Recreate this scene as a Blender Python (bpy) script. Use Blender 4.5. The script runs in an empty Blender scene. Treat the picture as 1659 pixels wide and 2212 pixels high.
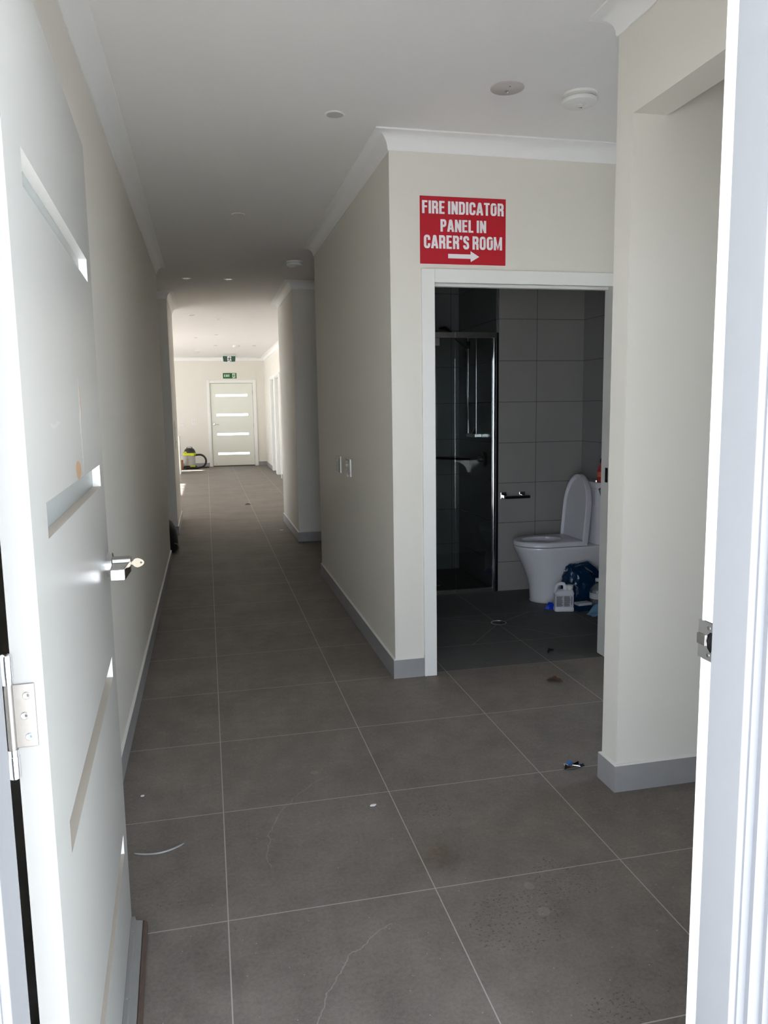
import bpy, bmesh, math, random
from mathutils import Vector, Matrix
random.seed(7)
SC = bpy.context.scene
COL = SC.collection
PI = math.pi

# ------------------------------------------------------------------ camera
F_PX, YAW, PITCH, ROLL, EYE = 1668.94506, 0.22320642, 0.133904056, -0.0150522927, 1.40821463
_f = Vector((math.sin(YAW) * math.cos(PITCH), math.cos(YAW) * math.cos(PITCH), -math.sin(PITCH)))
_r = Vector((math.cos(YAW), -math.sin(YAW), 0.0))
_u = _r.cross(_f)
_r2 = math.cos(ROLL) * _r + math.sin(ROLL) * _u
_u2 = -math.sin(ROLL) * _r + math.cos(ROLL) * _u
cam = bpy.data.cameras.new('camera')
cam.sensor_fit = 'HORIZONTAL'
cam.sensor_width = 36.0
cam.lens = F_PX / 1659 * 36.0
cam.clip_start = 0.02
cam_ob = bpy.data.objects.new('camera', cam)
COL.objects.link(cam_ob)
_m = Matrix((_r2, _u2, -_f)).transposed().to_4x4()
_m.translation = (0, 0, EYE)
cam_ob.matrix_world = _m
SC.camera = cam_ob

# ------------------------------------------------------------------ sky, sun, exposure
W = bpy.data.worlds.new('sky')
SC.world = W
W.use_nodes = True
nt = W.node_tree
bg = nt.nodes['Background']
geo = nt.nodes.new('ShaderNodeTexCoord')
sep = nt.nodes.new('ShaderNodeSeparateXYZ')
rmp = nt.nodes.new('ShaderNodeValToRGB')
nt.links.new(geo.outputs['Generated'], sep.inputs[0])
nt.links.new(sep.outputs['Z'], rmp.inputs[0])
rmp.color_ramp.elements[0].position = 0.0
rmp.color_ramp.elements[0].color = (0.80, 0.89, 1.0, 1)
rmp.color_ramp.elements[1].position = 0.75
rmp.color_ramp.elements[1].color = (0.36, 0.46, 0.62, 1)
nt.links.new(rmp.outputs[0], bg.inputs['Color'])
bg.inputs['Strength'].default_value = 2.6

sun = bpy.data.lights.new('sun', 'SUN')
sun.energy = 18.0
sun.angle = math.radians(0.6)
sun.color = (1.0, 0.975, 0.94)
sun_ob = bpy.data.objects.new('sun', sun)
COL.objects.link(sun_ob)
def window_light(name, loc, look, w, h, energy, color):
    l = bpy.data.lights.new(name, 'AREA')
    l.shape = 'RECTANGLE'
    l.size, l.size_y = w, h
    l.energy = energy
    l.color = color
    o = bpy.data.objects.new(name, l)
    COL.objects.link(o)
    o.location = loc
    o.rotation_euler = Vector(look).to_track_quat('-Z', 'Z').to_euler()
    return o


# daylight through the tall windows of the far room
window_light('window_daylight', (-5.06, 11.7, 1.2), (1, 0, 0), 0.9, 2.3, 1.6, (1.0, 0.97, 0.90))
window_light('window_daylight', (-5.06, 14.45, 1.2), (1, 0, 0), 2.3, 2.3, 3.0, (1.0, 0.97, 0.90))
window_light('window_daylight', (-5.06, 17.5, 1.2), (1, 0, 0), 1.3, 2.3, 4.0, (1.0, 0.97, 0.90))

SUN_DIR = Vector((0.89, -0.06, -0.46)).normalized()
sun_ob.rotation_euler = SUN_DIR.to_track_quat('-Z', 'Y').to_euler()
sun_ob.location = (-8, 3, 12)

VS = SC.view_settings
VS.view_transform = 'Standard'
VS.look = 'None'
VS.gamma = 1.0
VS.use_curve_mapping = False
VS.exposure = 2.02
SC.cycles.use_denoising = True
SC.cycles.max_bounces = 16
SC.cycles.diffuse_bounces = 10
SC.cycles.transparent_max_bounces = 12
SC.cycles.sample_clamp_indirect = 6.0
SC.cycles.caustics_reflective = False
SC.cycles.caustics_refractive = False


# ------------------------------------------------------------------ materials
def s2l(c):
    return tuple((v / 12.92 if v <= 0.04045 else ((v + 0.055) / 1.055) ** 2.4) for v in c)


class NG:
    """small wrapper around a node tree"""
    def __init__(s, name):
        s.m = bpy.data.materials.new(name)
        s.m.use_nodes = True
        s.t = s.m.node_tree
        s.b = s.t.nodes['Principled BSDF']
        s.out = s.t.nodes['Material Output']

    def n(s, kind, **kw):
        o = s.t.nodes.new(kind)
        for k, v in kw.items():
            setattr(o, k, v)
        return o

    def put(s, sock, v):
        if hasattr(v, 'is_output'):
            s.t.links.new(v, sock)
        else:
            sock.default_value = v

    def math(s, op, a, b=0.0, c=0.0):
        o = s.n('ShaderNodeMath', operation=op)
        s.put(o.inputs[0], a)
        s.put(o.inputs[1], b)
        s.put(o.inputs[2], c)
        return o.outputs[0]

    def mix(s, fac, a, b, blend='MIX'):
        o = s.n('ShaderNodeMix', data_type='RGBA', blend_type=blend)
        s.put(o.inputs[0], fac)
        s.put(o.inputs[6], a)
        s.put(o.inputs[7], b)
        return o.outputs[2]

    def xyz(s):
        tc = s.n('ShaderNodeTexCoord')
        sp = s.n('ShaderNodeSeparateXYZ')
        s.t.links.new(tc.outputs['Object'], sp.inputs[0])
        return tc.outputs['Object'], sp.outputs[0], sp.outputs[1], sp.outputs[2]

    def noise(s, vec, scale, detail=3.0, rough=0.55):
        o = s.n('ShaderNodeTexNoise')
        s.t.links.new(vec, o.inputs['Vector'])
        o.inputs['Scale'].default_value = scale
        o.inputs['Detail'].default_value = detail
        o.inputs['Roughness'].default_value = rough
        return o.outputs['Fac']

    def ramp(s, fac, lo, hi):
        o = s.n('ShaderNodeMapRange')
        s.put(o.inputs[0], fac)
        o.inputs[1].default_value = lo
        o.inputs[2].default_value = hi
        return o.outputs[0]

    def bump(s, h, strength, dist=0.002):
        o = s.n('ShaderNodeBump')
        s.put(o.inputs['Height'], h)
        o.inputs['Strength'].default_value = strength
        o.inputs['Distance'].default_value = dist
        s.t.links.new(o.outputs[0], s.b.inputs['Normal'])

    def line(s, coord, offset, period, half):
        """1 on a joint line of a regular grid, else 0"""
        a = s.math('SUBTRACT', coord, offset)
        a = s.math('DIVIDE', a, period)
        a = s.math('ADD', a, 0.5)
        a = s.math('FRACT', a)
        a = s.math('SUBTRACT', a, 0.5)
        a = s.math('ABSOLUTE', a)
        return s.math('LESS_THAN', a, half / period)


def mat(name, rgb, rough=0.5, metal=0.0, var=0.03, scale=6.0, bump=0.0, bscale=60.0, spec=0.5, coat=0.0):
    g = NG(name)
    v = g.xyz()[0]
    c = s2l(rgb)
    nz = g.noise(v, scale)
    lo = tuple(max(0, x * (1 - var)) for x in c) + (1,)
    hi = tuple(min(1, x * (1 + var)) for x in c) + (1,)
    g.put(g.b.inputs['Base Color'], g.mix(nz, lo, hi))
    g.b.inputs['Roughness'].default_value = rough
    g.b.inputs['Metallic'].default_value = metal
    g.b.inputs['Specular IOR Level'].default_value = spec
    g.b.inputs['Coat Weight'].default_value = coat
    if bump:
        g.bump(g.noise(v, bscale, 4), bump)
    return g.m


def glass_mat(name, tint, refl_rough=0.02, see=0.85, haze=None):
    g = NG(name)
    g.t.nodes.remove(g.b)
    tr = g.n('ShaderNodeBsdfTransparent')
    tr.inputs[0].default_value = tuple(tint) + (1,)
    gl = g.n('ShaderNodeBsdfGlossy')
    gl.inputs['Color'].default_value = (1, 1, 1, 1)
    gl.inputs['Roughness'].default_value = refl_rough
    fr = g.n('ShaderNodeFresnel')
    fr.inputs[0].default_value = 1.5
    mx = g.n('ShaderNodeMixShader')
    g.t.links.new(fr.outputs[0], mx.inputs[0])
    g.t.links.new(tr.outputs[0], mx.inputs[1])
    g.t.links.new(gl.outputs[0], mx.inputs[2])
    last = mx
    if haze:
        df = g.n('ShaderNodeBsdfDiffuse')
        df.inputs[0].default_value = tuple(haze[:3]) + (1,)
        m2 = g.n('ShaderNodeMixShader')
        m2.inputs[0].default_value = haze[3]
        g.t.links.new(mx.outputs[0], m2.inputs[1])
        g.t.links.new(df.outputs[0], m2.inputs[2])
        last = m2
    g.t.links.new(last.outputs[0], g.out.inputs[0])
    return g.m


def emit_mat(name, rgb, strength):
    g = NG(name)
    g.b.inputs['Base Color'].default_value = s2l(rgb) + (1,)
    g.b.inputs['Emission Color'].default_value = s2l(rgb) + (1,)
    g.b.inputs['Emission Strength'].default_value = strength
    return g.m


def floor_mat(name, base, bath=False):
    g = NG(name)
    v, x, y, z = g.xyz()
    cl = g.noise(v, 2.3, 6, 0.62)
    c2 = g.noise(v, 9.0, 8, 0.7)
    fine = g.noise(v, 90.0, 4, 0.7)
    grain = g.noise(v, 340.0, 2, 0.6)
    b = s2l(base)
    dark = tuple(k * 0.64 for k in b) + (1,)
    lite = tuple(min(1, k * 1.36) for k in b) + (1,)
    f = g.math('MULTIPLY', cl, 0.27)
    f = g.math('MULTIPLY_ADD', c2, 0.30, f)
    f = g.math('MULTIPLY_ADD', fine, 0.27, f)
    f = g.math('MULTIPLY_ADD', grain, 0.16, f)
    col = g.mix(g.ramp(f, 0.38, 0.64), dark, lite)
    # chalky scuffs
    sc = g.ramp(g.noise(v, 5.5, 7, 0.75), 0.60, 0.78)
    col = g.mix(g.math('MULTIPLY', sc, 0.35), col, tuple(min(1, k * 1.9) for k in b) + (1,))
    # dark pits and specks
    vo = g.n('ShaderNodeTexVoronoi')
    g.t.links.new(v, vo.inputs['Vector'])
    vo.inputs['Scale'].default_value = 55.0
    sp = g.math('LESS_THAN', vo.outputs['Distance'], 0.13)
    patch = g.ramp(g.noise(v, 3.1, 5, 0.7), 0.52, 0.66)
    col = g.mix(g.math('MULTIPLY', g.math('MULTIPLY', sp, patch), 0.6), col, tuple(k * 0.25 for k in b) + (1,))
    vo2 = g.n('ShaderNodeTexVoronoi')
    g.t.links.new(v, vo2.inputs['Vector'])
    vo2.inputs['Scale'].default_value = 28.0
    ws = g.math('LESS_THAN', vo2.outputs['Distance'], 0.045)
    col = g.mix(g.math('MULTIPLY', ws, 0.55), col, (0.55, 0.53, 0.5, 1))
    dist = lambda cx, cy: g.math('SQRT', g.math('ADD', g.math('POWER', g.math('ABSOLUTE', g.math('SUBTRACT', x, cx)), 2.0),
                                                g.math('POWER', g.math('ABSOLUTE', g.math('SUBTRACT', y, cy)), 2.0)))
    if not bath:
        wob = g.math('MULTIPLY_ADD', g.noise(v, 14.0, 4), 0.05, -0.025)
        # faint scratched arcs on the tiles by the door
        for cx, cy, r, x0, x1, y0, y1, k in ((0.62, 1.50, 0.44, 0.16, 0.44, 1.60, 2.0, 0.36),
                                             (0.75, 2.30, 0.62, 0.0, 0.40, 2.25, 2.85, 0.25)):
            d = g.math('ABSOLUTE', g.math('SUBTRACT', g.math('ADD', dist(cx, cy), wob), r))
            ln = g.math('LESS_THAN', d, 0.0016)
            for s_, lim, op in ((x, x0, 'GREATER_THAN'), (x, x1, 'LESS_THAN'), (y, y0, 'GREATER_THAN'), (y, y1, 'LESS_THAN')):
                ln = g.math('MULTIPLY', ln, g.math(op, s_, lim))
            col = g.mix(g.math('MULTIPLY', ln, k), col, (0.45, 0.42, 0.38, 1))
        # rusty stain along the middle joint
        st = g.math('SUBTRACT', 1.0, g.ramp(g.math('ADD', dist(0.66, 2.20), g.math('MULTIPLY', wob, 2.2)), 0.0, 0.10))
        st = g.math('MULTIPLY', st, g.ramp(g.noise(v, 22.0, 4), 0.30, 0.55))
        col = g.mix(g.math('MULTIPLY', st, 0.55), col, (0.11, 0.06, 0.03, 1))
        # dried pale drops
        for cx, cy, r in ((0.86, 1.856, 0.020), (0.87, 1.975, 0.018), (0.35, 2.85, 0.016)):
            dr = g.math('LESS_THAN', g.math('ADD', dist(cx, cy), g.math('MULTIPLY', wob, 0.7)), r)
            col = g.mix(g.math('MULTIPLY', dr, 0.24), col, (0.36, 0.35, 0.33, 1))
        # peppered dirt
        for cx, cy, r in ((0.89, 1.48, 0.07), (0.98, 1.98, 0.10), (0.72, 2.46, 0.06), (0.78, 1.85, 0.14)):
            pd = g.ramp(g.noise(v, 120.0, 3, 0.6), 0.58, 0.64)
            pd = g.math('MULTIPLY', pd, g.math('LESS_THAN', g.math('ADD', dist(cx, cy), g.math('MULTIPLY', wob, 3.2)), r))
            col = g.mix(g.math('MULTIPLY', pd, 0.6), col, (0.03, 0.026, 0.022, 1))
    gx = g.line(x, -0.0008, 0.6, 0.0017)
    gy = g.line(y, 2.0305, 0.6, 0.0017)
    gr = g.math('MAXIMUM', gx, gy)
    if bath:
        gyb = g.math('MAXIMUM', g.line(y, 3.83, 100.0, 0.0017), g.line(y, 4.24, 0.6, 0.0016))
        gr = g.math('MAXIMUM', gx, gyb)
        # falls cut from the four corners to the drain
        ax = g.math('ABSOLUTE', g.math('SUBTRACT', x, 1.8))
        inside = g.math('LESS_THAN', ax, 0.32)
        iy = g.math('MULTIPLY', g.math('GREATER_THAN', y, 4.24), g.math('LESS_THAN', y, 4.84))
        for k in (1, -1):
            # lines y - 4.62 = +-slope * |x - 1.8|
            up = g.math('SUBTRACT', y, 4.62)
            sl = 0.70 if k == 1 else -1.25
            dd = g.math('ABSOLUTE', g.math('SUBTRACT', up, g.math('MULTIPLY', ax, sl)))
            ln = g.math('MULTIPLY', g.math('LESS_THAN', dd, 0.0022), g.math('MULTIPLY', inside, iy))
            gr = g.math('MAXIMUM', gr, ln)
    grout = (0.46, 0.43, 0.39, 1) if not bath else (0.36, 0.35, 0.34, 1)
    col = g.mix(g.math('MULTIPLY', gr, 0.9), col, grout)
    g.put(g.b.inputs['Base Color'], col)
    g.put(g.b.inputs['Roughness'], g.math('MULTIPLY_ADD', c2, 0.25, 0.5))
    g.b.inputs['Specular IOR Level'].default_value = 0.35
    h = g.math('MULTIPLY_ADD', gr, -0.6, g.math('MULTIPLY', fine, 0.35))
    g.bump(h, 0.25, 0.0015)
    return g.m


def tile_mat(name, base, axis, joint, rough=0.35, period=0.6):
    """large wall tiles 600 x 300; axis: which coordinate runs along the wall"""
    g = NG(name)
    v, x, y, z = g.xyz()
    along = x if axis == 'x' else y
    gr = g.math('MAXIMUM', g.line(z, 0.225, 0.303, 0.0017), g.line(along, joint, period, 0.0017))
    b = s2l(base)
    nz = g.noise(v, 4.0, 5)
    col = g.mix(nz, tuple(k * 0.93 for k in b) + (1,), tuple(k * 1.07 for k in b) + (1,))
    col = g.mix(gr, col, tuple(k * 0.16 for k in b) + (1,))
    g.put(g.b.inputs['Base Color'], col)
    g.b.inputs['Roughness'].default_value = rough
    g.bump(g.math('MULTIPLY', gr, -1.0), 0.3, 0.002)
    return g.m


def door_face_mat():
    g = NG('door_paint_grey')
    v, x, y, z = g.xyz()
    b = s2l((0.70, 0.70, 0.68))
    col = g.mix(g.noise(v, 3.0, 5), tuple(k * 0.95 for k in b) + (1,), tuple(k * 1.03 for k in b) + (1,))
    wob = g.math('MULTIPLY_ADD', g.noise(v, 18.0, 4), 0.06, -0.03)
    # chipped spots where the timber shows (local x runs along the leaf)
    for cx, cz, rx, rz, rgb, k in ((0.52, 1.300, 0.045, 0.018, (0.50, 0.27, 0.12), 0.9), (0.62, 1.43, 0.012, 0.035, (0.50, 0.30, 0.15), 0.7),
                                   (0.60, 1.38, 0.008, 0.10, (0.8, 0.8, 0.78), 0.5), (0.26, 1.39, 0.05, 0.004, (0.62, 0.62, 0.61), 0.3)):
        dx = g.math('DIVIDE', g.math('ADD', g.math('SUBTRACT', x, cx), g.math('MULTIPLY', wob, 0.9)), rx)
        dz = g.math('DIVIDE', g.math('ADD', g.math('SUBTRACT', z, cz), g.math('MULTIPLY', wob, 0.4)), rz)
        r2 = g.math('ADD', g.math('MULTIPLY', dx, dx), g.math('MULTIPLY', dz, dz))
        spot = g.math('MULTIPLY', g.math('LESS_THAN', r2, 1.0), g.math('GREATER_THAN', g.noise(v, 130.0, 2), 0.36))
        col = g.mix(g.math('MULTIPLY', spot, k), col, rgb + (1,))
    g.put(g.b.inputs['Base Color'], col)
    g.b.inputs['Roughness'].default_value = 0.34
    g.bump(g.noise(v, 240.0, 2), 0.05, 0.0008)
    return g.m


M = {}
M['wall'] = mat('wall_paint_warm_white', (0.882, 0.868, 0.832), 0.62, bump=0.05, bscale=320, var=0.012)
M['ceiling'] = mat('ceiling_paint', (0.915, 0.91, 0.905), 0.75, var=0.01)
M['cornice'] = mat('cornice_paint', (0.935, 0.935, 0.93), 0.6, var=0.01)
M['trim'] = mat('trim_paint_gloss', (0.92, 0.92, 0.905), 0.32, var=0.012)
M['far_door'] = mat('far_door_paint', (0.90, 0.905, 0.865), 0.35, var=0.012)
M['jamb_white'] = mat('jamb_gloss_white', (0.96, 0.955, 0.94), 0.3, var=0.01)
M['moulding'] = mat('primer_darkened_for_sky', (0.455, 0.46, 0.475), 0.6, var=0.03, scale=25)  # same paint as the primer, darkened to offset the stronger sky light here
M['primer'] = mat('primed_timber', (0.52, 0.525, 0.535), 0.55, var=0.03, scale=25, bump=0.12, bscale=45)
M['door'] = door_face_mat()
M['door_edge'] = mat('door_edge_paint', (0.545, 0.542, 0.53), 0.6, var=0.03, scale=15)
M['slot'] = mat('slot_lining_beige', (0.75, 0.71, 0.66), 0.5, var=0.05, scale=20)
M['floor'] = floor_mat('porcelain_floor_tile', (0.475, 0.445, 0.418))
M['floor_bath'] = floor_mat('bathroom_floor_tile', (0.36, 0.355, 0.35), bath=True)
M['skirt'] = mat('skirting_tile', (0.60, 0.595, 0.595), 0.5, var=0.16, scale=9, bump=0.05, bscale=90)
M['caulk'] = mat('caulk_white', (0.88, 0.87, 0.85), 0.6)
M['tile_x'] = tile_mat('wall_tile_back', (0.60, 0.59, 0.575), 'x', 2.43)
M['tile_y'] = tile_mat('wall_tile_side', (0.57, 0.565, 0.555), 'y', 5.15)
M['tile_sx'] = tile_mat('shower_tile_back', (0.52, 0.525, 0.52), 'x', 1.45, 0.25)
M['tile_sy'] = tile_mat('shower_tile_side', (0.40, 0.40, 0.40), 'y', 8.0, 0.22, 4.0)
M['ground'] = mat('pale_concrete', (0.80, 0.80, 0.795), 0.8, var=0.06, scale=2)
M['porch'] = mat('added_roof_paint', (0.60, 0.60, 0.60), 0.8)  # used only on the added roof outside the front door
M['added_step'] = mat('added_step_tile', (0.68, 0.67, 0.66), 0.7, var=0.1)
M['render'] = mat('outside_render', (0.85, 0.85, 0.84), 0.8)
M['chrome'] = mat('chrome', (0.86, 0.86, 0.87), 0.10, 1.0, var=0.01)
M['satin'] = mat('satin_nickel', (0.70, 0.69, 0.67), 0.28, 1.0, var=0.06, scale=40)
M['steel'] = mat('hinge_steel', (0.55, 0.535, 0.515), 0.45, 1.0, var=0.05, scale=60)
M['zinc'] = mat('zinc_screw', (0.72, 0.80, 0.92), 0.3, 1.0)
M['dark_metal'] = mat('dark_metal', (0.16, 0.16, 0.17), 0.3, 0.8)
M['brass'] = mat('key_nickel_brass', (0.64, 0.60, 0.53), 0.4, 0.3, var=0.05)
M['alu'] = mat('grey_aluminium', (0.56, 0.555, 0.545), 0.5, 0.1, var=0.04)
M['rubber'] = mat('brown_rubber', (0.34, 0.28, 0.25), 0.6, var=0.2, scale=30)
M['glass_frost'] = glass_mat('frosted_slot_glass', (0.55, 0.60, 0.58), 0.25, haze=(0.55, 0.58, 0.56, 0.5))
M['glass_shower'] = glass_mat('shower_glass', (0.82, 0.85, 0.84), 0.01)
M['clear_plastic'] = glass_mat('clear_plastic', (0.88, 0.9, 0.9), 0.08, haze=(0.6, 0.62, 0.63, 0.18))
M['film'] = glass_mat('crinkled_film', (0.9, 0.9, 0.9), 0.12, haze=(0.8, 0.8, 0.8, 0.35))
M['porcelain'] = mat('white_porcelain', (0.90, 0.90, 0.91), 0.12, var=0.01, coat=0.4)
M['seat'] = mat('white_seat_plastic', (0.88, 0.88, 0.90), 0.25, var=0.01)
M['plastic'] = mat('white_plastic', (0.90, 0.90, 0.885), 0.4, var=0.015)
M['plastic_shade'] = mat('grey_white_plastic', (0.80, 0.80, 0.78), 0.45)
M['black'] = mat('black_plastic', (0.09, 0.095, 0.10), 0.35, var=0.1)
M['black_cloth'] = mat('black_cloth', (0.06, 0.065, 0.075), 0.7, var=0.2, bump=0.3, bscale=80)
M['lime'] = mat('lime_plastic', (0.83, 0.86, 0.18), 0.4)
M['inox'] = mat('stainless_drum', (0.78, 0.78, 0.77), 0.35, 0.45, var=0.05)
M['red'] = mat('sign_red', (0.74, 0.10, 0.17), 0.35, var=0.02)
M['sign_white'] = mat('sign_white', (0.94, 0.93, 0.94), 0.4, var=0.01)
M['green'] = mat('sign_green', (0.04, 0.36, 0.22), 0.4, var=0.03)
M['green_lit'] = mat('exit_box_green', (0.16, 0.33, 0.26), 0.4, var=0.03)
M['glow'] = mat('photoluminescent', (0.90, 0.95, 0.82), 0.5)
M['jerry'] = mat('bottle_white', (0.88, 0.88, 0.90), 0.4, var=0.02)
M['label'] = mat('bottle_label', (0.80, 0.80, 0.82), 0.6)
M['ink'] = mat('label_ink', (0.20, 0.20, 0.24), 0.6)
M['bag_blue'] = mat('blue_bag', (0.02, 0.17, 0.29), 0.28, var=0.3, scale=14, bump=0.8, bscale=26)
M['cloth_blue'] = mat('pale_blue_cloth', (0.42, 0.60, 0.72), 0.75, var=0.1, scale=20, bump=0.3, bscale=40)
M['blue'] = mat('bright_blue_plastic', (0.03, 0.22, 0.78), 0.35)
M['blue_label'] = mat('blue_sticker', (0.12, 0.36, 0.66), 0.5)
M['red_bottle'] = mat('red_bottle', (0.80, 0.22, 0.24), 0.35)
M['orange'] = mat('orange_label', (0.92, 0.48, 0.38), 0.5)
M['cardboard'] = mat('brown_board', (0.56, 0.36, 0.22), 0.75, var=0.2, scale=20)
M['leaf'] = mat('dry_leaf', (0.36, 0.27, 0.20), 0.7, var=0.3, scale=60)
M['pink_plate'] = mat('pinkish_plate', (0.76, 0.735, 0.725), 0.5)
M['strip'] = mat('dull_plastic_strip', (0.60, 0.61, 0.59), 0.4, var=0.1, scale=50)
M['lens'] = mat('downlight_lens', (0.80, 0.80, 0.78), 0.08)
M['dark_leaf'] = mat('grey_door_paint', (0.74, 0.76, 0.76), 0.45)


# ------------------------------------------------------------------ mesh helpers
class MB:
    def __init__(s):
        s.v, s.f, s.mi = [], [], []
        s.cur = 0

    def add(s, vs, fs):
        k = len(s.v)
        s.v += [tuple(p) for p in vs]
        for f in fs:
            s.f.append(tuple(i + k for i in f))
            s.mi.append(s.cur)
        return s

    def box(s, x0, x1, y0, y1, z0, z1):
        vs = [(x, y, z) for x in (x0, x1) for y in (y0, y1) for z in (z0, z1)]
        return s.add(vs, [(0, 1, 3, 2), (4, 6, 7, 5), (0, 4, 5, 1), (2, 3, 7, 6), (0, 2, 6, 4), (1, 5, 7, 3)])

    def rings(s, rs, cap0=True, cap1=True, closed=False):
        n = len(rs[0])
        vs = [p for r in rs for p in r]
        fs = []
        m = len(rs)
        for i in range(m if closed else m - 1):
            a, b = i * n, ((i + 1) % m) * n
            for j in range(n):
                k = (j + 1) % n
                fs.append((a + j, a + k, b + k, b + j))
        if cap0 and not closed:
            fs.append(tuple(range(n - 1, -1, -1)))
        if cap1 and not closed:
            fs.append(tuple((m - 1) * n + i for i in range(n)))
        return s.add(vs, fs)

    def lathe(s, prof, c=(0, 0, 0), axis='z', seg=24, cap0=True, cap1=True):
        c = Vector(c)
        rs = []
        for r, h in prof:
            ring = []
            for i in range(seg):
                a = 2 * PI * i / seg
                p = (r * math.cos(a), r * math.sin(a), h)
                if axis == 'x':
                    p = (h, p[0], p[1])
                elif axis == 'y':
                    p = (p[1], h, p[0])
                ring.append(c + Vector(p))
            rs.append(ring)
        return s.rings(rs, cap0, cap1)

    def tube(s, pts, r, seg=8, closed=False):
        pts = [Vector(p) for p in pts]
        n = len(pts)
        rr = r if isinstance(r, (list, tuple)) else [r] * n
        rs = []
        ref = None
        for i in range(n):
            if closed:
                t = pts[(i + 1) % n] - pts[i - 1]
            else:
                t = pts[min(i + 1, n - 1)] - pts[max(i - 1, 0)]
            t.normalize()
            if ref is None:
                ref = Vector((0, 0, 1)) if abs(t.z) < 0.9 else Vector((1, 0, 0))
            a = (ref - t * ref.dot(t)).normalized()
            ref = a
            b = t.cross(a)
            rs.append([pts[i] + (a * math.cos(2 * PI * k / seg) + b * math.sin(2 * PI * k / seg)) * rr[i] for k in range(seg)])
        return s.rings(rs, closed=closed)

    def prism(s, poly, a0, a1, axis='z'):
        """poly: 2-D outline; extruded along axis between a0 and a1"""
        def P(u, v, w):
            return {'z': (u, v, w), 'y': (u, w, v), 'x': (w, u, v)}[axis]
        return s.rings([[P(u, v, a0) for u, v in poly], [P(u, v, a1) for u, v in poly]])

    def build(s, name, m, parent=None, loc=(0, 0, 0), rot=(0, 0, 0), bevel=0.0, smooth=False, subsurf=0, seg=2, ang=35):
        me = bpy.data.meshes.new(name)
        me.from_pydata(s.v, [], s.f)
        for k in (m if isinstance(m, (list, tuple)) else [m]):
            me.materials.append(k)
        for p, i in zip(me.polygons, s.mi):
            p.material_index = i
        bm = bmesh.new()
        bm.from_mesh(me)
        bmesh.ops.recalc_face_normals(bm, faces=bm.faces)
        bm.to_mesh(me)
        bm.free()
        o = bpy.data.objects.new(name, me)
        COL.objects.link(o)
        o.location = loc
        o.rotation_euler = rot
        if parent:
            o.parent = parent
        if bevel:
            b = o.modifiers.new('bevel', 'BEVEL')
            b.width = bevel
            b.segments = seg
            b.limit_method = 'ANGLE'
            b.angle_limit = math.radians(40)
        if subsurf:
            q = o.modifiers.new('subsurf', 'SUBSURF')
            q.levels = subsurf
            q.render_levels = subsurf
        if smooth:
            for p in me.polygons:
                p.use_smooth = True
            if not subsurf:
                es = o.data
                try:
                    es.set_sharp_from_angle(angle=math.radians(ang))
                except Exception:
                    pass
        return o


def tag(o, label=None, cat=None, group=None, kind=None):
    if label:
        o['label'] = label
    if cat:
        o['category'] = cat
    if group:
        o['group'] = group
    if kind:
        o['kind'] = kind
    return o


def thing(name, label, cat, loc=(0, 0, 0), rz=0.0, group=None, kind=None):
    o = bpy.data.objects.new(name, None)
    COL.objects.link(o)
    o.empty_display_size = 0.05
    o.location = loc
    o.rotation_euler = (0, 0, rz)
    return tag(o, label, cat, group, kind)


def copy_tree(root, loc, label, rz=None, group=None):
    r = root.copy()
    COL.objects.link(r)
    r.location = loc
    if rz is not None:
        r.rotation_euler = (0, 0, rz)
    r['label'] = label
    if group:
        r['group'] = group
    for ch in list(root.children):
        c = ch.copy()
        COL.objects.link(c)
        c.parent = r
        for g in list(ch.children):
            d = g.copy()
            COL.objects.link(d)
            d.parent = c
    return r


def struct(mb, name, m, label, cat, parent=None, **kw):
    o = mb.build(name, m, parent, **kw)
    return tag(o, label, cat, kind='structure')


def arc(cx, cy, rx, ry, a0, a1, n=10):
    return [(cx + rx * math.cos(math.radians(a0 + (a1 - a0) * i / n)), cy + ry * math.sin(math.radians(a0 + (a1 - a0) * i / n))) for i in range(n + 1)]


GT = 0.19          # stroke width of the bold condensed capitals, cap height 1


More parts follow.
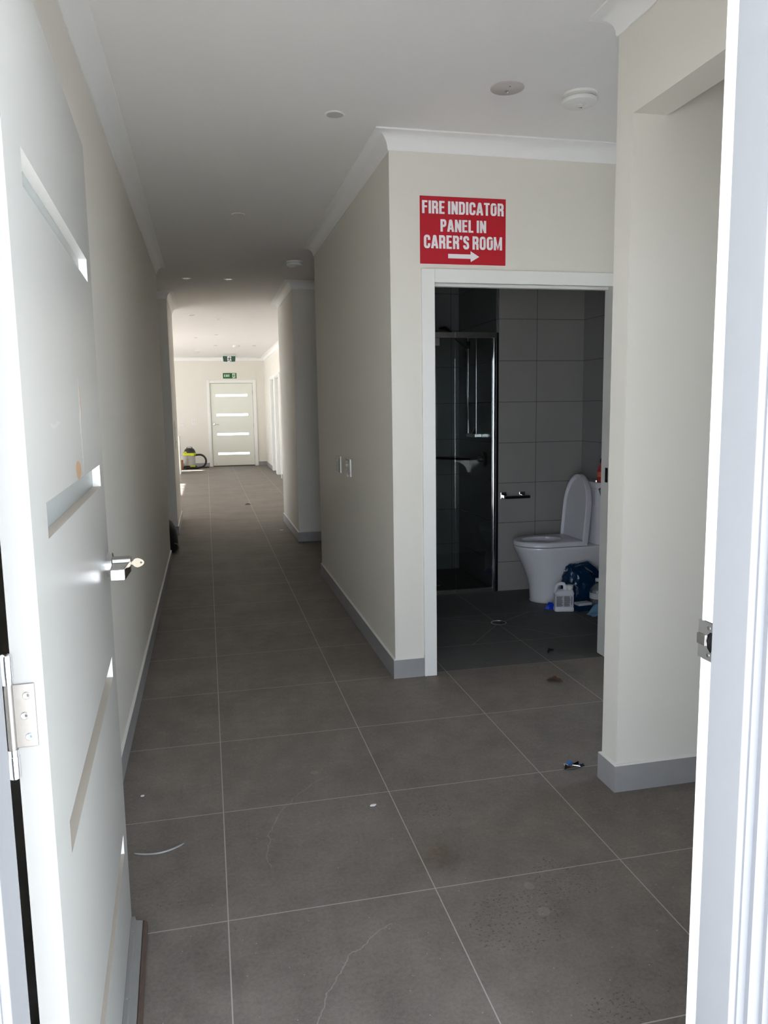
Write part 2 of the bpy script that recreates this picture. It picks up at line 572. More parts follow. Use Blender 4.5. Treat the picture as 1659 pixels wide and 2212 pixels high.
def glyph(c):
    """centre lines of a capital letter and its width"""
    h = GT / 2
    w = 0.50
    L, Rr, B, T = h, w - h, h * 0.82, 1 - h * 0.82
    if c == 'F':
        return 0.43, [[(L, 0), (L, 1)], [(0, T), (0.42, T)], [(0, 0.53), (0.39, 0.53)]]
    if c == 'E':
        return 0.44, [[(L, 0), (L, 1)], [(0, T), (0.43, T)], [(0, 0.52), (0.40, 0.52)], [(0, B), (0.43, B)]]
    if c == 'I':
        return GT, [[(h, 0), (h, 1)]]
    if c == 'T':
        return 0.46, [[(0.23, 0), (0.23, 1)], [(0, T), (0.46, T)]]
    if c == 'L':
        return 0.42, [[(L, 0), (L, 1)], [(0, B), (0.41, B)]]
    if c == 'N':
        return 0.52, [[(h, 0), (h, 1)], [(0.52 - h, 0), (0.52 - h, 1)], [(h * 0.95, 0.95), (0.52 - h * 0.95, 0.05)]]
    if c == 'M':
        return 0.66, [[(h * 0.9, 0), (h * 0.9, 1)], [(0.66 - h * 0.9, 0), (0.66 - h * 0.9, 1)], [(h, 0.96), (0.33, 0.06), (0.66 - h, 0.96)]]
    if c == 'A':
        return 0.54, [[(h * 0.8, 0), (0.24, 0.95)], [(0.54 - h * 0.8, 0), (0.30, 0.95)], [(0.13, 0.27), (0.41, 0.27)], [(0.19, 0.94), (0.35, 0.94)]]
    if c == 'X':
        return 0.52, [[(h, 0), (0.52 - h, 1)], [(h, 1), (0.52 - h, 0)]]
    if c == 'D':
        return w, [[(L, 0), (L, 1)], [(0, T)] + arc(0.25, T - 0.18, Rr - 0.25, 0.18, 90, 0) + arc(0.25, B + 0.18, Rr - 0.25, 0.18, 0, -90) + [(0, B)]]
    if c == 'O':
        p = arc(w / 2, T - 0.16, w / 2 - h, 0.16, 0, 180) + arc(w / 2, B + 0.16, w / 2 - h, 0.16, 180, 360)
        return w, [p + [p[0], p[1]]]
    if c == 'C':
        return w, [[(Rr, 0.62)] + arc(w / 2, T - 0.16, w / 2 - h, 0.16, 0, 180) + arc(w / 2, B + 0.16, w / 2 - h, 0.16, 180, 360) + [(Rr, 0.37)]]
    if c == 'P':
        return 0.48, [[(L, 0), (L, 1)], [(0, T)] + arc(0.24, T - 0.15, 0.48 - h - 0.24, 0.15, 90, 0) + arc(0.24, 0.47 + 0.15, 0.48 - h - 0.24, 0.15, 0, -90) + [(0, 0.47)]]
    if c == 'R':
        return 0.50, [[(L, 0), (L, 1)], [(0, T)] + arc(0.25, T - 0.14, 0.49 - h - 0.25, 0.14, 90, 0) + arc(0.25, 0.50 + 0.14, 0.49 - h - 0.25, 0.14, 0, -90) + [(0, 0.50)],
                      [(0.22, 0.50), (0.36, 0.46), (0.40, 0.36), (0.405, 0.0)]]
    if c == 'S':
        return 0.48, [[(0.48 - h, 0.68), (0.48 - h, 0.72)] + arc(0.24, T - 0.15, 0.24 - h, 0.15, 0, 180) + [(h + 0.01, 0.66), (0.14, 0.57), (0.34, 0.45), (0.48 - h - 0.01, 0.35)]
                      + arc(0.24, B + 0.15, 0.24 - h, 0.15, 0, -180) + [(h, 0.30)]]
    if c in "'\u2019":
        return 0.17, [[(0.085, 1.0), (0.085, 0.84), (0.045, 0.72)]]
    return 0.19, []


def lettering(body, x, z, w, h, y, m, parent, emb=0.0, name='lettering'):
    """flat capitals fitted to w x h in the local xz plane, lower left at x, z"""
    b = MB()
    pos, items, lay = 0.0, [], 0
    for c in body:
        gw, strokes = glyph(c)
        items.append((pos, strokes))
        pos += gw + (0.075 if strokes else 0.0)
    tot = pos - 0.075
    kx = w / tot
    for p0, strokes in items:
        for st in strokes:
            q = [st[0]]
            for p in st[1:]:
                if (p[0] - q[-1][0]) ** 2 + (p[1] - q[-1][1]) ** 2 > 1e-6:
                    q.append(p)
            a = offset_path(q, GT / 2 if abs(q[0][0] - q[-1][0]) < 0.02 or len(q) > 3 or abs(q[0][1] - q[-1][1]) > 0.05 else GT * 0.41, 1)
            c_ = offset_path(q, GT / 2 if abs(q[0][0] - q[-1][0]) < 0.02 or len(q) > 3 or abs(q[0][1] - q[-1][1]) > 0.05 else GT * 0.41, -1)
            lay = (lay + 1) % 5
            yy = -0.0002 * lay
            vs = [((p0 + u.x) * kx, yy, min(1.0, max(0.0, u.y)) * h) for u in a] + [((p0 + u.x) * kx, yy, min(1.0, max(0.0, u.y)) * h) for u in c_]
            n_ = len(a)
            b.add(vs, [(i, i + 1, n_ + i + 1, n_ + i) for i in range(n_ - 1)])
    o = b.build(name, m, parent, loc=(x, y, z))
    for pl in o.data.polygons:
        if pl.normal.y > 0:
            pl.flip()
    return o


def offset_path(path, d, side):
    """mitred offset of an open polyline; side +1 = to the right of travel"""
    P = [Vector(p) for p in path]
    n = len(P)
    out = []
    for i in range(n):
        def nrm(a, b):
            t = (b - a).normalized()
            return Vector((t.y, -t.x)) * side
        if i == 0:
            out.append(P[0] + nrm(P[0], P[1]) * d)
        elif i == n - 1:
            out.append(P[-1] + nrm(P[-2], P[-1]) * d)
        else:
            n1, n2 = nrm(P[i - 1], P[i]), nrm(P[i], P[i + 1])
            b = n1 + n2
            out.append(P[i] + b * (d / max(0.2, b.dot(n1))))
    return out


def sweep(mb, path, prof, side):
    """prof: list of (distance from the wall, z)"""
    offs = [offset_path(path, d, side) for d, z in prof]
    rs = []
    for i in range(len(path)):
        rs.append([(offs[k][i].x, offs[k][i].y, prof[k][1]) for k in range(len(prof))])
    return mb.rings(rs)


H = 2.712
COVE = [(0.0, H), (0.0, H - 0.080), (0.005, H - 0.080), (0.007, H - 0.075)]
for _i in range(0, 9):
    _a = PI / 2 * _i / 8
    COVE.append((0.074 - 0.066 * math.cos(_a), H - 0.0735 + 0.066 * math.sin(_a)))
COVE += [(0.077, H - 0.007), (0.077, H)]
SKIRT = [(0.0, 0.0), (0.011, 0.0), (0.011, 0.1), (0.0, 0.1)]
CAULK = [(0.0, 0.1), (0.0105, 0.1), (0.007, 0.1035), (0.0, 0.106)]


def skirting(path, side, side_name, label):
    b = MB()
    sweep(b, path, SKIRT, side)
    b.cur = 1
    sweep(b, path, CAULK, side)
    return struct(b, 'baseboard_' + side_name, [M['skirt'], M['caulk']], label, 'skirting tile', bevel=0.0)


def cornice(path, side, n, label):
    b = MB()
    sweep(b, path, COVE, side)
    return struct(b, 'trim_%d' % n, M['cornice'], label, 'cornice', smooth=True, ang=30)


# ------------------------------------------------------------------ the shell
XL, XR = -0.381, 0.912
YD = 0.935           # outside face of the front wall
YI = 1.055           # inside face of the front wall
YB = 3.80            # wall with the bathroom door
YF = 20.0            # far wall
XRW = 1.485          # right wall of the far room

b = MB()
for x0, x1, y0, y1 in ((-5.2, 1.02, YD, 21), (1.02, 3.2, YD, 3.83), (1.02, 3.2, 6.37, 21), (2.81, 3.2, 3.83, 6.37), (3.2, 5.2, YD, 2.53)):
    b.box(x0, x1, y0, y1, -0.12, 0.0)
struct(b, 'floor', M['floor'], 'grey porcelain floor tiles with pale grout along the hallway', 'floor')
b = MB().box(1.02, 2.81, 3.83, 6.37, -0.12, 0.0)
struct(b, 'floor_bathroom', M['floor_bath'], 'dark bathroom floor tiles cut to fall to the drain', 'floor')
b = MB().box(-5.2, 3.25, YD, 20.3, H, H + 0.15).box(3.25, 5.2, YD, 2.53, H, H + 0.15)
struct(b, 'ceiling', M['ceiling'], 'flat white plasterboard ceiling over the hallway', 'ceiling')
b = MB().box(-40, 40, -40, 50, -0.30, -0.13)
struct(b, 'ground', M['ground'], 'pale concrete ground outside the front door', 'ground')

b = MB().box(-5.2, -0.32, YD, YI, -0.13, H).box(0.80, 5.2, YD, YI, -0.13, H).box(-0.32, 0.80, YD, YI, 2.10, H)
struct(b, 'wall_front', M['render'], 'outer wall around the front door', 'wall')
b = MB().box(-2.6, 3.2, -2.2, YD - 0.001, -0.129, -0.03)  # unseen step, added to shape the light bounced into the hallway
struct(b, 'floor_added_bounce', M['added_step'], 'added unseen porch step that bounces light in at the front door', 'added floor')
b = MB().box(-3.0, 3.5, -2.4, YD - 0.001, 2.62, 2.80)  # unseen roof, added to cut the sky light on the door frame
struct(b, 'roof_added_shade', M['porch'], 'added unseen porch roof that shades the front door', 'roof')
b = MB().box(XL - 0.1, XL, YI, 7.47, 0, H)
struct(b, 'wall_left', M['wall'], 'long off-white hallway wall behind the open front door', 'wall')
b = MB().box(-3.1, XL - 0.1, 7.37, 7.47, 0, H).box(-3.1, -3.0, 7.47, 9.05, 0, H)
struct(b, 'wall_left_passage', M['wall'], 'dark side passage wall on the left of the hallway', 'wall')
b = MB().box(-5.2, -0.366, 9.05, 10.45, 0, H)
struct(b, 'wall_left_pier', M['wall'], 'off-white pier on the left at the end of the hallway', 'wall')
b = MB().box(1.407, 1.530, 2.425, 2.53, 0, H).box(1.407, 1.530, YI, 2.425, 2.352, H).box(1.530, 5.2, 2.425, 2.53, 0, H)
struct(b, 'wall_right_nib', M['wall'], 'off-white wall end and bulkhead beside the opening on the right', 'wall')
b = MB().box(5.1, 5.2, YI, 2.425, 0, H)
struct(b, 'wall_right_room', M['wall'], 'side wall of the room on the right by the front door', 'wall')
b = MB().box(3.1, 3.2, 2.53, 2.70, 0, H).box(3.1, 3.2, 3.16, 3.80, 0, H).box(3.1, 3.2, 2.70, 3.16, 0, 0.85).box(3.1, 3.2, 2.70, 3.16, 2.05, H)  # opening added in this unseen wall to let sky light reach the left wall
struct(b, 'wall_right_lobby', M['wall'], 'end wall of the short lobby in front of the bathroom, with an added opening for light', 'wall')
DX0, DX1, DZ = 1.134, 2.132, 2.028
b = MB().box(XR, DX0 - 0.02, YB, 3.91, 0, H).box(DX1 + 0.02, 3.2, YB, 3.91, 0, H).box(DX0 - 0.02, DX1 + 0.02, YB, 3.91, DZ + 0.03, H)
struct(b, 'wall_bathroom_front', M['wall'], 'off-white wall with the bathroom doorway under the red sign', 'wall')
b = MB().box(XR, 1.00, 3.91, 6.44, 0, H)
struct(b, 'wall_right', M['wall'], 'off-white hallway wall on the right with two power points', 'wall')
b = MB().box(1.00, 3.2, 6.39, 6.44, 0, H).box(3.1, 3.2, 6.44, 8.18, 0, H)
struct(b, 'wall_right_recess', M['wall'], 'dark recess wall behind the bathroom', 'wall')
b = MB().box(0.92, 3.2, 8.18, 9.80, 0, H)
struct(b, 'wall_right_pier', M['wall'], 'off-white pier on the right at the end of the hallway', 'wall')
# right wall of the far room with two door openings
D3, D4 = (17.20, 18.10), (16.02, 16.92)
b = MB()
for y0, y1 in ((9.80, D4[0]), (D4[1], D3[0]), (D3[1], YF)):
    b.box(XRW, XRW + 0.12, y0, y1, 0, H)
for y0, y1 in (D3, D4):
    b.box(XRW, XRW + 0.12, y0, y1, 2.09, H)
struct(b, 'wall_right_far', M['wall'], 'cream right wall of the bright far room', 'wall')
FX0, FX1, FZ = 0.118, 1.200, 2.092
b = MB().box(-5.2, FX0, YF, YF + 0.15, 0, H).box(FX1, 1.75, YF, YF + 0.15, 0, H).box(FX0, FX1, YF, YF + 0.15, FZ, H)
struct(b, 'wall_far', M['wall'], 'cream end wall with the exit door', 'wall')
# left outside wall of the far room: wide glazed openings that bring in the daylight
b = MB()
WOP = [(11.2, 12.2), (13.60, 15.90), (16.8, 18.2), (19.12, 19.34)]
ys = [10.45] + [v for w in WOP for v in w] + [YF]
for i in range(0, len(ys), 2):
    b.box(-5.2, -5.08, ys[i], ys[i + 1], 0, H)
for (y0, y1), zt in zip(WOP, (2.35, 2.475, 2.35, 2.62)):
    b.box(-5.2, -5.08, y0, y1, zt, H)
struct(b, 'wall_left_far', M['wall'], 'left outer wall of the far room with tall window openings', 'wall')
n = 1
for (y0, y1), zt in zip(WOP[:3], (2.35, 2.475, 2.35)):
    b = MB()
    b.box(-5.17, -5.11, y0, y0 + 0.05, 0, zt).box(-5.17, -5.11, y1 - 0.05, y1, 0, zt).box(-5.17, -5.11, y0, y1, zt - 0.05, zt)
    for yc in ((15.42, 14.82) if n == 2 else ((y0 + y1) / 2,)):
        b.box(-5.17, -5.11, yc - 0.04, yc + 0.04, 0, zt)
    struct(b, 'window_%d' % n, M['trim'], 'white framed window opening in the far left wall, bay %s' % ('nearest', 'middle', 'farthest')[n - 1], 'window')
    n += 1

# bathroom linings
b = MB().box(2.13, 2.81, 5.47, 6.39, 0, H)
struct(b, 'wall_bathroom_back', M['tile_x'], 'grey tiled wall behind the toilet', 'tiled wall')
b = MB().box(2.81, 2.90, 3.91, 5.47, 0, H)
struct(b, 'wall_bathroom_right', M['tile_y'], 'grey tiled wall at the right of the bathroom', 'tiled wall')
b = MB().box(1.00, 1.02, 3.91, 6.39, 0, H)
struct(b, 'wall_bathroom_left', M['tile_y'], 'grey tiled wall at the left of the bathroom', 'tiled wall')
b = MB().box(1.02, 2.13, 6.37, 6.39, 0, H)
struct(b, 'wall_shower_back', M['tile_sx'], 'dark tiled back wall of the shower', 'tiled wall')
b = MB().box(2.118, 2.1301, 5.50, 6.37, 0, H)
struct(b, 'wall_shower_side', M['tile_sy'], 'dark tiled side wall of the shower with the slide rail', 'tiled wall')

# cornices
cornice([(XL, YI), (XL, 7.47), (-3.0, 7.47)], 1, 1, 'white cove cornice along the left hallway wall')
cornice([(-3.0, 9.05), (-0.366, 9.05), (-0.366, 10.45), (-5.0, 10.45)], 1, 2, 'white cove cornice around the left pier')
cornice([(1.407, YI), (1.407, 2.53), (3.0, 2.53)], -1, 3, 'white cove cornice on the bulkhead at the upper right')
cornice([(3.1, YB), (XR, YB), (XR, 6.44), (3.0, 6.44)], -1, 4, 'white cove cornice above the red sign and the right wall')
cornice([(3.0, 8.18), (0.92, 8.18), (0.92, 9.80), (XRW, 9.80)], -1, 5, 'white cove cornice around the right pier')
cornice([(-5.0, YF), (XRW, YF), (XRW, 9.80)], 1, 6, 'white cove cornice around the bright far room')

# skirting tiles
skirting([(XL, YI + 0.02), (XL, 7.47), (-3.0, 7.47)], 1, 'left', 'grey skirting tile along the left hallway wall')
skirting([(-3.0, 9.05), (-0.366, 9.05), (-0.366, 10.45), (-4.9, 10.45)], 1, 'left_pier', 'grey skirting tile around the left pier')
skirting([(5.0, 2.425), (1.407, 2.425), (1.407, 2.53), (3.0, 2.53)], -1, 'right_nib', 'grey skirting tile around the wall end on the right')
skirting([(1.064, YB), (XR, YB), (XR, 6.44), (3.0, 6.44)], -1, 'right', 'grey skirting tile along the right hallway wall')
skirting([(3.0, 8.18), (0.92, 8.18), (0.92, 9.80), (XRW, 9.80), (XRW, D4[0] - 0.067)], -1, 'right_pier', 'grey skirting tile around the right pier')
skirting([(XRW, D3[1] + 0.067), (XRW, YF), (FX1 + 0.07, YF)], -1, 'far_right', 'grey skirting tile in the far right corner')
skirting([(-4.9, YF), (FX0 - 0.067, YF)], 1, 'far', 'grey skirting tile behind the vacuum cleaner')

# ------------------------------------------------------------------ bathroom door frame (cavity slider)
fr = thing('trim_7', 'white architrave and jamb around the bathroom doorway', 'door frame', (0, 0, 0), kind='structure')
A = 0.067
b = MB().box(DX0 - A, DX0, YB - 0.018, YB, 0, DZ - 0.008 + A).box(DX1, DX1 + A, YB - 0.018, YB, 0, DZ - 0.008 + A)
b.box(DX0, DX1, YB - 0.018, YB, DZ - 0.008, DZ - 0.008 + A)
b.build('architrave', M['trim'], fr, bevel=0.003)
b = MB().box(DX0 - 0.02, DX0 + 0.004, YB - 0.002, YB + 0.03, 0, DZ + 0.02)
b.box(DX0 - 0.02, DX0 + 0.006, YB + 0.075, 3.91, 0, DZ + 0.02)
b.box(DX1 - 0.004, DX1 + 0.02, YB - 0.002, 3.91, 0.0, DZ + 0.02)
b.build('side_jamb', M['trim'], fr, bevel=0.001)
b = MB().box(DX0, DX1, YB - 0.002, YB + 0.030, DZ - 0.004, DZ + 0.03).box(DX0, DX1, YB + 0.030, YB + 0.075, DZ + 0.024, DZ + 0.03)
b.box(DX0, DX1, YB + 0.075, 3.91, DZ - 0.012, DZ + 0.03)
b.build('head_track', M['trim'], fr, bevel=0.0015)
b = MB().box(DX1 - 0.0065, DX1 - 0.004, YB + 0.035, YB + 0.062, 0.985, 1.065)
b.box(DX1 - 0.009, DX1 - 0.0062, YB + 0.040, YB + 0.052, 1.000, 1.05)
tag(b.build('strike_plate', M['dark_metal'], fr, bevel=0.001), 'dark metal strike plate')

# ------------------------------------------------------------------ front door frame
fr = thing('trim_8', 'white front door frame with weathered primed stop', 'door frame', (0, 0, 0), kind='structure')
JL, JR = -0.2745, 0.757
b = MB()
b.box(JR, 0.80, YI - 0.042, YI, -0.02, 2.10)
b.box(-0.32, JL, YI - 0.042, YI, -0.02, 2.10)
b.box(-0.32, 0.80, YI - 0.042, YI, 2.055, 2.10)
b.build('rebate', M['jamb_white'], fr)
b = MB()
b.box(JR - 0.013, 0.80, YD - 0.002, YI - 0.0421, -0.02, 2.10)
b.box(-0.32, JL + 0.012, YD - 0.002, YI - 0.0421, -0.02, 2.10)
b.box(JL + 0.012, JR - 0.013, YD - 0.002, YI - 0.0421, 2.042, 2.10)
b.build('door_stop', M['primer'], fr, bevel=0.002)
b = MB()
# stepped outside moulding, right then left; outline in x,y
R0 = JR - 0.013
for sgn, x0 in ((1, R0 + 0.0), (-1, JL + 0.012)):
    def X(d):
        return x0 + sgn * d
    out = [(0.0105, 0.0), (0.0105, -0.004), (0.0215, -0.006), (0.0215, -0.0145), (0.026, -0.017), (0.0395, -0.017), (0.0395, -0.024),
           (0.052, -0.024), (0.052, -0.032), (0.105, -0.032), (0.105, 0.0)]
    pol = [(X(d), YD - 0.002 + e) for d, e in out]
    b.prism(pol, -0.13, 2.16)
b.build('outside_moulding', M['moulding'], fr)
sp = MB()
yS0, yS1, zc = 1.024, 1.0605, 1.036
# plate with a half round cut-out: ring of quads round the hole
hole = [(yS0 + 0.0, zc - 0.016), (yS0 + 0.006, zc - 0.0165), (yS0 + 0.013, zc - 0.011), (yS0 + 0.016, zc), (yS0 + 0.013, zc + 0.011), (yS0 + 0.006, zc + 0.0165), (yS0, zc + 0.016)]
outer = [(yS0, zc - 0.031), (yS0 + 0.010, zc - 0.031), (yS1 - 0.012, zc - 0.031), (yS1 - 0.012, zc), (yS1 - 0.012, zc + 0.031), (yS0 + 0.010, zc + 0.031), (yS0, zc + 0.031)]
for xx in (JR - 0.0022,):
    k = len(hole)
    vs = [(xx, y, z) for y, z in hole] + [(xx, y, z) for y, z in outer]
    sp.add(vs, [(i, i + 1, k + i + 1, k + i) for i in range(k - 1)])
    vs = [(JR - 0.0001, y, z) for y, z in hole] + [(JR - 0.0001, y, z) for y, z in outer]
    sp.add(vs, [(i, k + i, k + i + 1, i + 1) for i in range(k - 1)])
sp.box(JR - 0.0022, JR - 0.0001, yS1 - 0.012, yS1, zc - 0.0305, zc + 0.0305)
so = sp.build('strike_plate', M['chrome'], fr, loc=(0.0, 0, 0))
tag(so, 'shiny chrome strike plate')
b = MB()
b.prism([(yS1 - 0.0195, zc - 0.009), (yS1 + 0.001, zc - 0.0085), (yS1 + 0.001, zc + 0.0085), (yS1 - 0.0195, zc + 0.009)], JR - 0.0045, JR - 0.0022, 'x')
b.build('lip', M['satin'], so, bevel=0.0008)
b = MB().box(JR - 0.0009, JR - 0.0001, yS0 + 0.0005, yS0 + 0.0155, zc - 0.0155, zc + 0.0155)
b.build('latch_hole', M['dark_metal'], so)
for dz in (0.022, -0.022):
    b = MB().lathe([(0.0001, -0.0012), (0.003, -0.001), (0.0033, 0.0)], (JR - 0.0022, yS0 + 0.011, zc + dz), 'x', 12)
    b.build('screw', M['satin'], so)

# ------------------------------------------------------------------ front door leaf (open against the left wall)
LW, LT, LH, LZ = 1.022, 0.038, 2.012, 0.030
HX, HY = -0.2215, 1.046
ang = math.atan2(2.066 - HY, -0.2595 - HX)       # direction of the leaf
door = thing('door_1', 'grey front door with four narrow glass slots, standing open on the left', 'front door', (HX, HY, 0), ang, kind='structure')
# local: x along the leaf, y = 0 is the outside face (visible), thickness towards +y
SL = [(z - 0.026, z + 0.026) for z in (0.297, 0.774, 1.256, 1.737)]
S0, S1 = 0.122, 0.932
b = MB()
zs = [LZ] + [z for p in SL for z in p] + [LZ + LH]
for yy, flip in ((0.0, 0), (LT, 1)):
    for i in range(0, len(zs) - 1):
        if i % 2 == 0:
            cols = [(0, S0), (S0, S1), (S1, LW)]
        else:
            cols = [(0, S0), (S1, LW)]
        for x0, x1 in cols:
            b.add([(x0, yy, zs[i]), (x1, yy, zs[i]), (x1, yy, zs[i + 1]), (x0, yy, zs[i + 1])], [(0, 1, 2, 3)])
leaf_faces = b
b.cur = 1
b.add([(0, 0, LZ), (0, LT, LZ), (0, LT, LZ + LH), (0, 0, LZ + LH)], [(0, 1, 2, 3)])
b.add([(LW, 0, LZ), (LW, LT, LZ), (LW, LT, LZ + LH), (LW, 0, LZ + LH)], [(0, 1, 2, 3)])
b.add([(0, 0, LZ), (LW, 0, LZ), (LW, LT, LZ), (0, LT, LZ)], [(0, 1, 2, 3)])
b.add([(0, 0, LZ + LH), (LW, 0, LZ + LH), (LW, LT, LZ + LH), (0, LT, LZ + LH)], [(0, 1, 2, 3)])
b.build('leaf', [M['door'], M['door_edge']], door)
for z0, z1 in SL:
    b = MB()
    b.add([(S0, 0, z0), (S1, 0, z0), (S1, LT, z0), (S0, LT, z0)], [(0, 1, 2, 3)])
    b.cur = 1
    b.add([(S0, 0, z1), (S1, 0, z1), (S1, LT, z1), (S0, LT, z1)], [(0, 1, 2, 3)])
    b.add([(S0, 0, z0), (S0, 0, z1), (S0, LT, z1), (S0, LT, z0)], [(0, 1, 2, 3)])
    b.add([(S1, 0, z0), (S1, 0, z1), (S1, LT, z1), (S1, LT, z0)], [(0, 1, 2, 3)])
    lin = b.build('slot_lining', [M['slot'], M['trim']], door)
    MB().box(S0, S1, 0.018, 0.023, z0, z1).build('glass_pane', M['glass_frost'], lin)
# weather seal along the bottom, on the outside face
b = MB()
prof = [(0.0, 0.040), (-0.0105, 0.040), (-0.0125, 0.028), (-0.030, 0.024), (-0.031, 0.010), (0.0, 0.010)]
b.prism(prof, 0.03, LW - 0.012, 'x')
seal = b.build('weather_seal', M['alu'], door, bevel=0.0012)
b = MB()
b.prism([(-0.031, 0.026), (-0.037, 0.0245), (-0.041, 0.020), (-0.0425, 0.004), (-0.031, 0.002)], 0.03, LW - 0.014, 'x')
tag(b.build('rubber_strip', M['rubber'], seal, bevel=0.002), 'worn brown rubber edge')
for xx in (0.14, 0.42, 0.70, 0.945):
    MB().lathe([(0.0035, 0.0), (0.003, 0.0016), (0.001, 0.0022)], (xx, -0.008, 0.0385), 'z', 10).build('screw', M['chrome'], seal)
# hinges on the hinge edge (x = 0 plane)
for zc in (1.018, 0.26, 1.80):
    hg = MB()
    hg.prism([(0.0115, zc - 0.043), (0.030, zc - 0.043), (LT + 0.002, zc - 0.043), (LT + 0.002, zc + 0.043), (0.0115, zc + 0.043)], -0.0022, 0.0, 'x')
    hp = hg.build('hinge', M['steel'], door, bevel=0.001)
    kx, ky = -0.002, LT + 0.0045
    prof = [(0.0055, zc - 0.044), (0.0055, zc + 0.044)]
    MB().lathe(prof, (kx, ky, 0), 'z', 20).build('knuckle', M['steel'], hp, smooth=True)
    for sgn in (1, -1):
        pr = [(0.0068, 0.044), (0.0068, 0.0525), (0.0076, 0.053), (0.0076, 0.080), (0.007, 0.083), (0.004, 0.085)]
        pr = [(r, zc + sgn * h) for r, h in pr]
        MB().lathe(pr, (kx, ky, 0), 'z', 20).build('finial', M['chrome'], hp, smooth=True)
    for dz, yy, mm in ((0.027, 0.0215, 'satin'), (0.0, 0.0255, 'satin'), (-0.029, 0.0215, 'zinc')):
        q = MB().lathe([(0.0050, 0.0), (0.0050, -0.0006), (0.0042, -0.0012), (0.0018, -0.0010), (0.0005, -0.0004)], (-0.0022, yy, zc + dz), 'x', 16)
        sc_ = q.build('screw', M[mm], hp, smooth=True)
        if mm == 'zinc':
            tag(sc_, 'bluish zinc screw')
# lever handle: keyed, pointing towards the hinges
HS, HZ = 0.957, 1.030
hd = MB().lathe([(0.0310, 0.0), (0.0310, -0.0135), (0.0295, -0.0155), (0.0001, -0.0155)], (HS, 0.0, HZ), 'y', 40)
rose = hd.build('handle_rose', M['chrome'], door, smooth=True)
b = MB()
# block neck with a shallow recess, then the bar
b.box(HS - 0.021, HS + 0.021, -0.058, -0.0125, HZ - 0.019, HZ + 0.017)
b.build('handle_neck', M['satin'], rose, bevel=0.003)
b = MB()
b.prism([(HS - 0.021, -0.0150), (HS - 0.125, -0.0165), (HS - 0.125, -0.0500), (HS - 0.021, -0.058)], HZ - 0.017, HZ + 0.011)
b.build('lever', M['chrome'], rose, bevel=0.0025)
MB().lathe([(0.009, 0.0), (0.009, -0.0012), (0.0001, -0.0012)], (HS, -0.058, HZ + 0.001), 'y', 20).build('key_cylinder', M['satin'], rose, smooth=True)
# inside rose and lever on the other face
b = MB().lathe([(0.0310, 0.0), (0.0310, 0.010), (0.0295, 0.0125), (0.0001, 0.0125)], (HS, LT, HZ), 'y', 32)
b.build('handle_rose', M['chrome'], door, smooth=True)

# the key in the lever
dvec = Vector((math.cos(ang), math.sin(ang), 0))
nvec = Vector((math.sin(ang), -math.cos(ang), 0))
kp = Vector((HX, HY, 0)) + dvec * HS + nvec * 0.0595 + Vector((0, 0, HZ + 0.001))
key = thing('key', 'small metal key left in the lever of the open front door', 'key', kp, ang)
# local: -y is away from the door, profile in y,z, thin in x
bow = []
for i in range(24):
    a = 2 * PI * i / 24
    r = 0.0120 + (0.0045 * max(0, math.cos(a)) ** 5)
    bow.append((-0.0135 - r * math.cos(a), r * 0.98 * math.sin(a)))
b = MB()
k = len(bow)
hole = [(-0.0225 - 0.0025 * math.cos(2 * PI * i / 24), 0.0025 * math.sin(2 * PI * i / 24)) for i in range(24)]
for xx in (-0.001, 0.001):
    b.add([(xx, y, z) for y, z in bow] + [(xx, y, z) for y, z in hole], [(i, (i + 1) % k, k + (i + 1) % k, k + i) for i in range(k)])
b.add([(-0.001, y, z) for y, z in bow] + [(0.001, y, z) for y, z in bow], [(i, (i + 1) % k, k + (i + 1) % k, k + i) for i in range(k)])
b.add([(-0.001, y, z) for y, z in hole] + [(0.001, y, z) for y, z in hole], [(i, (i + 1) % k, k + (i + 1) % k, k + i) for i in range(k)])
b.build('bow', M['brass'], key)
MB().box(-0.0009, 0.0009, -0.010, 0.0, -0.0042, 0.0042).build('blade', M['brass'], key)

# ------------------------------------------------------------------ far exit door
d2 = thing('door_2', 'pale exit door with four lit glass strips at the end of the hallway', 'exit door', (0, 0, 0), kind='structure')
b = MB().box(FX0 - 0.065, FX0, YF - 0.018, YF + 0.0, 0, FZ + 0.065).box(FX1, FX1 + 0.065, YF - 0.018, YF, 0, FZ + 0.065).box(FX0, FX1, YF - 0.018, YF, FZ, FZ + 0.065)
b.box(FX0 - 0.001, FX0 + 0.018, YF, YF + 0.14, 0, FZ).box(FX1 - 0.018, FX1 + 0.001, YF, YF + 0.14, 0, FZ).box(FX0, FX1, YF, YF + 0.14, FZ - 0.012, FZ + 0.001)
b.build('architrave', M['trim'], d2, bevel=0.003)
lx0, lx1, lz0, lz1, ly = FX0 + 0.024, FX1 - 0.024, 0.020, FZ - 0.018, YF + 0.012
SF = [(z - 0.026, z + 0.026) for z in (0.319, 0.809, 1.294, 1.779)]
b = MB()
zs = [lz0] + [z for p in SF for z in p] + [lz1]
sx0, sx1 = lx0 + 0.125, lx1 - 0.128
for i in range(len(zs) - 1):
    if i % 2 == 0:
        b.box(lx0, lx1, ly, ly + 0.04, zs[i], zs[i + 1])
    else:
        b.box(lx0, sx0, ly, ly + 0.04, zs[i], zs[i + 1]).box(sx1, lx1, ly, ly + 0.04, zs[i], zs[i + 1])
leaf2 = b.build('leaf', M['far_door'], d2)
b = MB().box(FX0 + 0.015, FX0 + 0.045, ly + 0.0402, ly + 0.07, 0, FZ).box(FX1 - 0.045, FX1 - 0.015, ly + 0.0402, ly + 0.07, 0, FZ).box(FX0 + 0.045, FX1 - 0.045, ly + 0.0402, ly + 0.07, FZ - 0.04, FZ - 0.005)  # dark strips added behind the leaf to block daylight leaking at its gaps
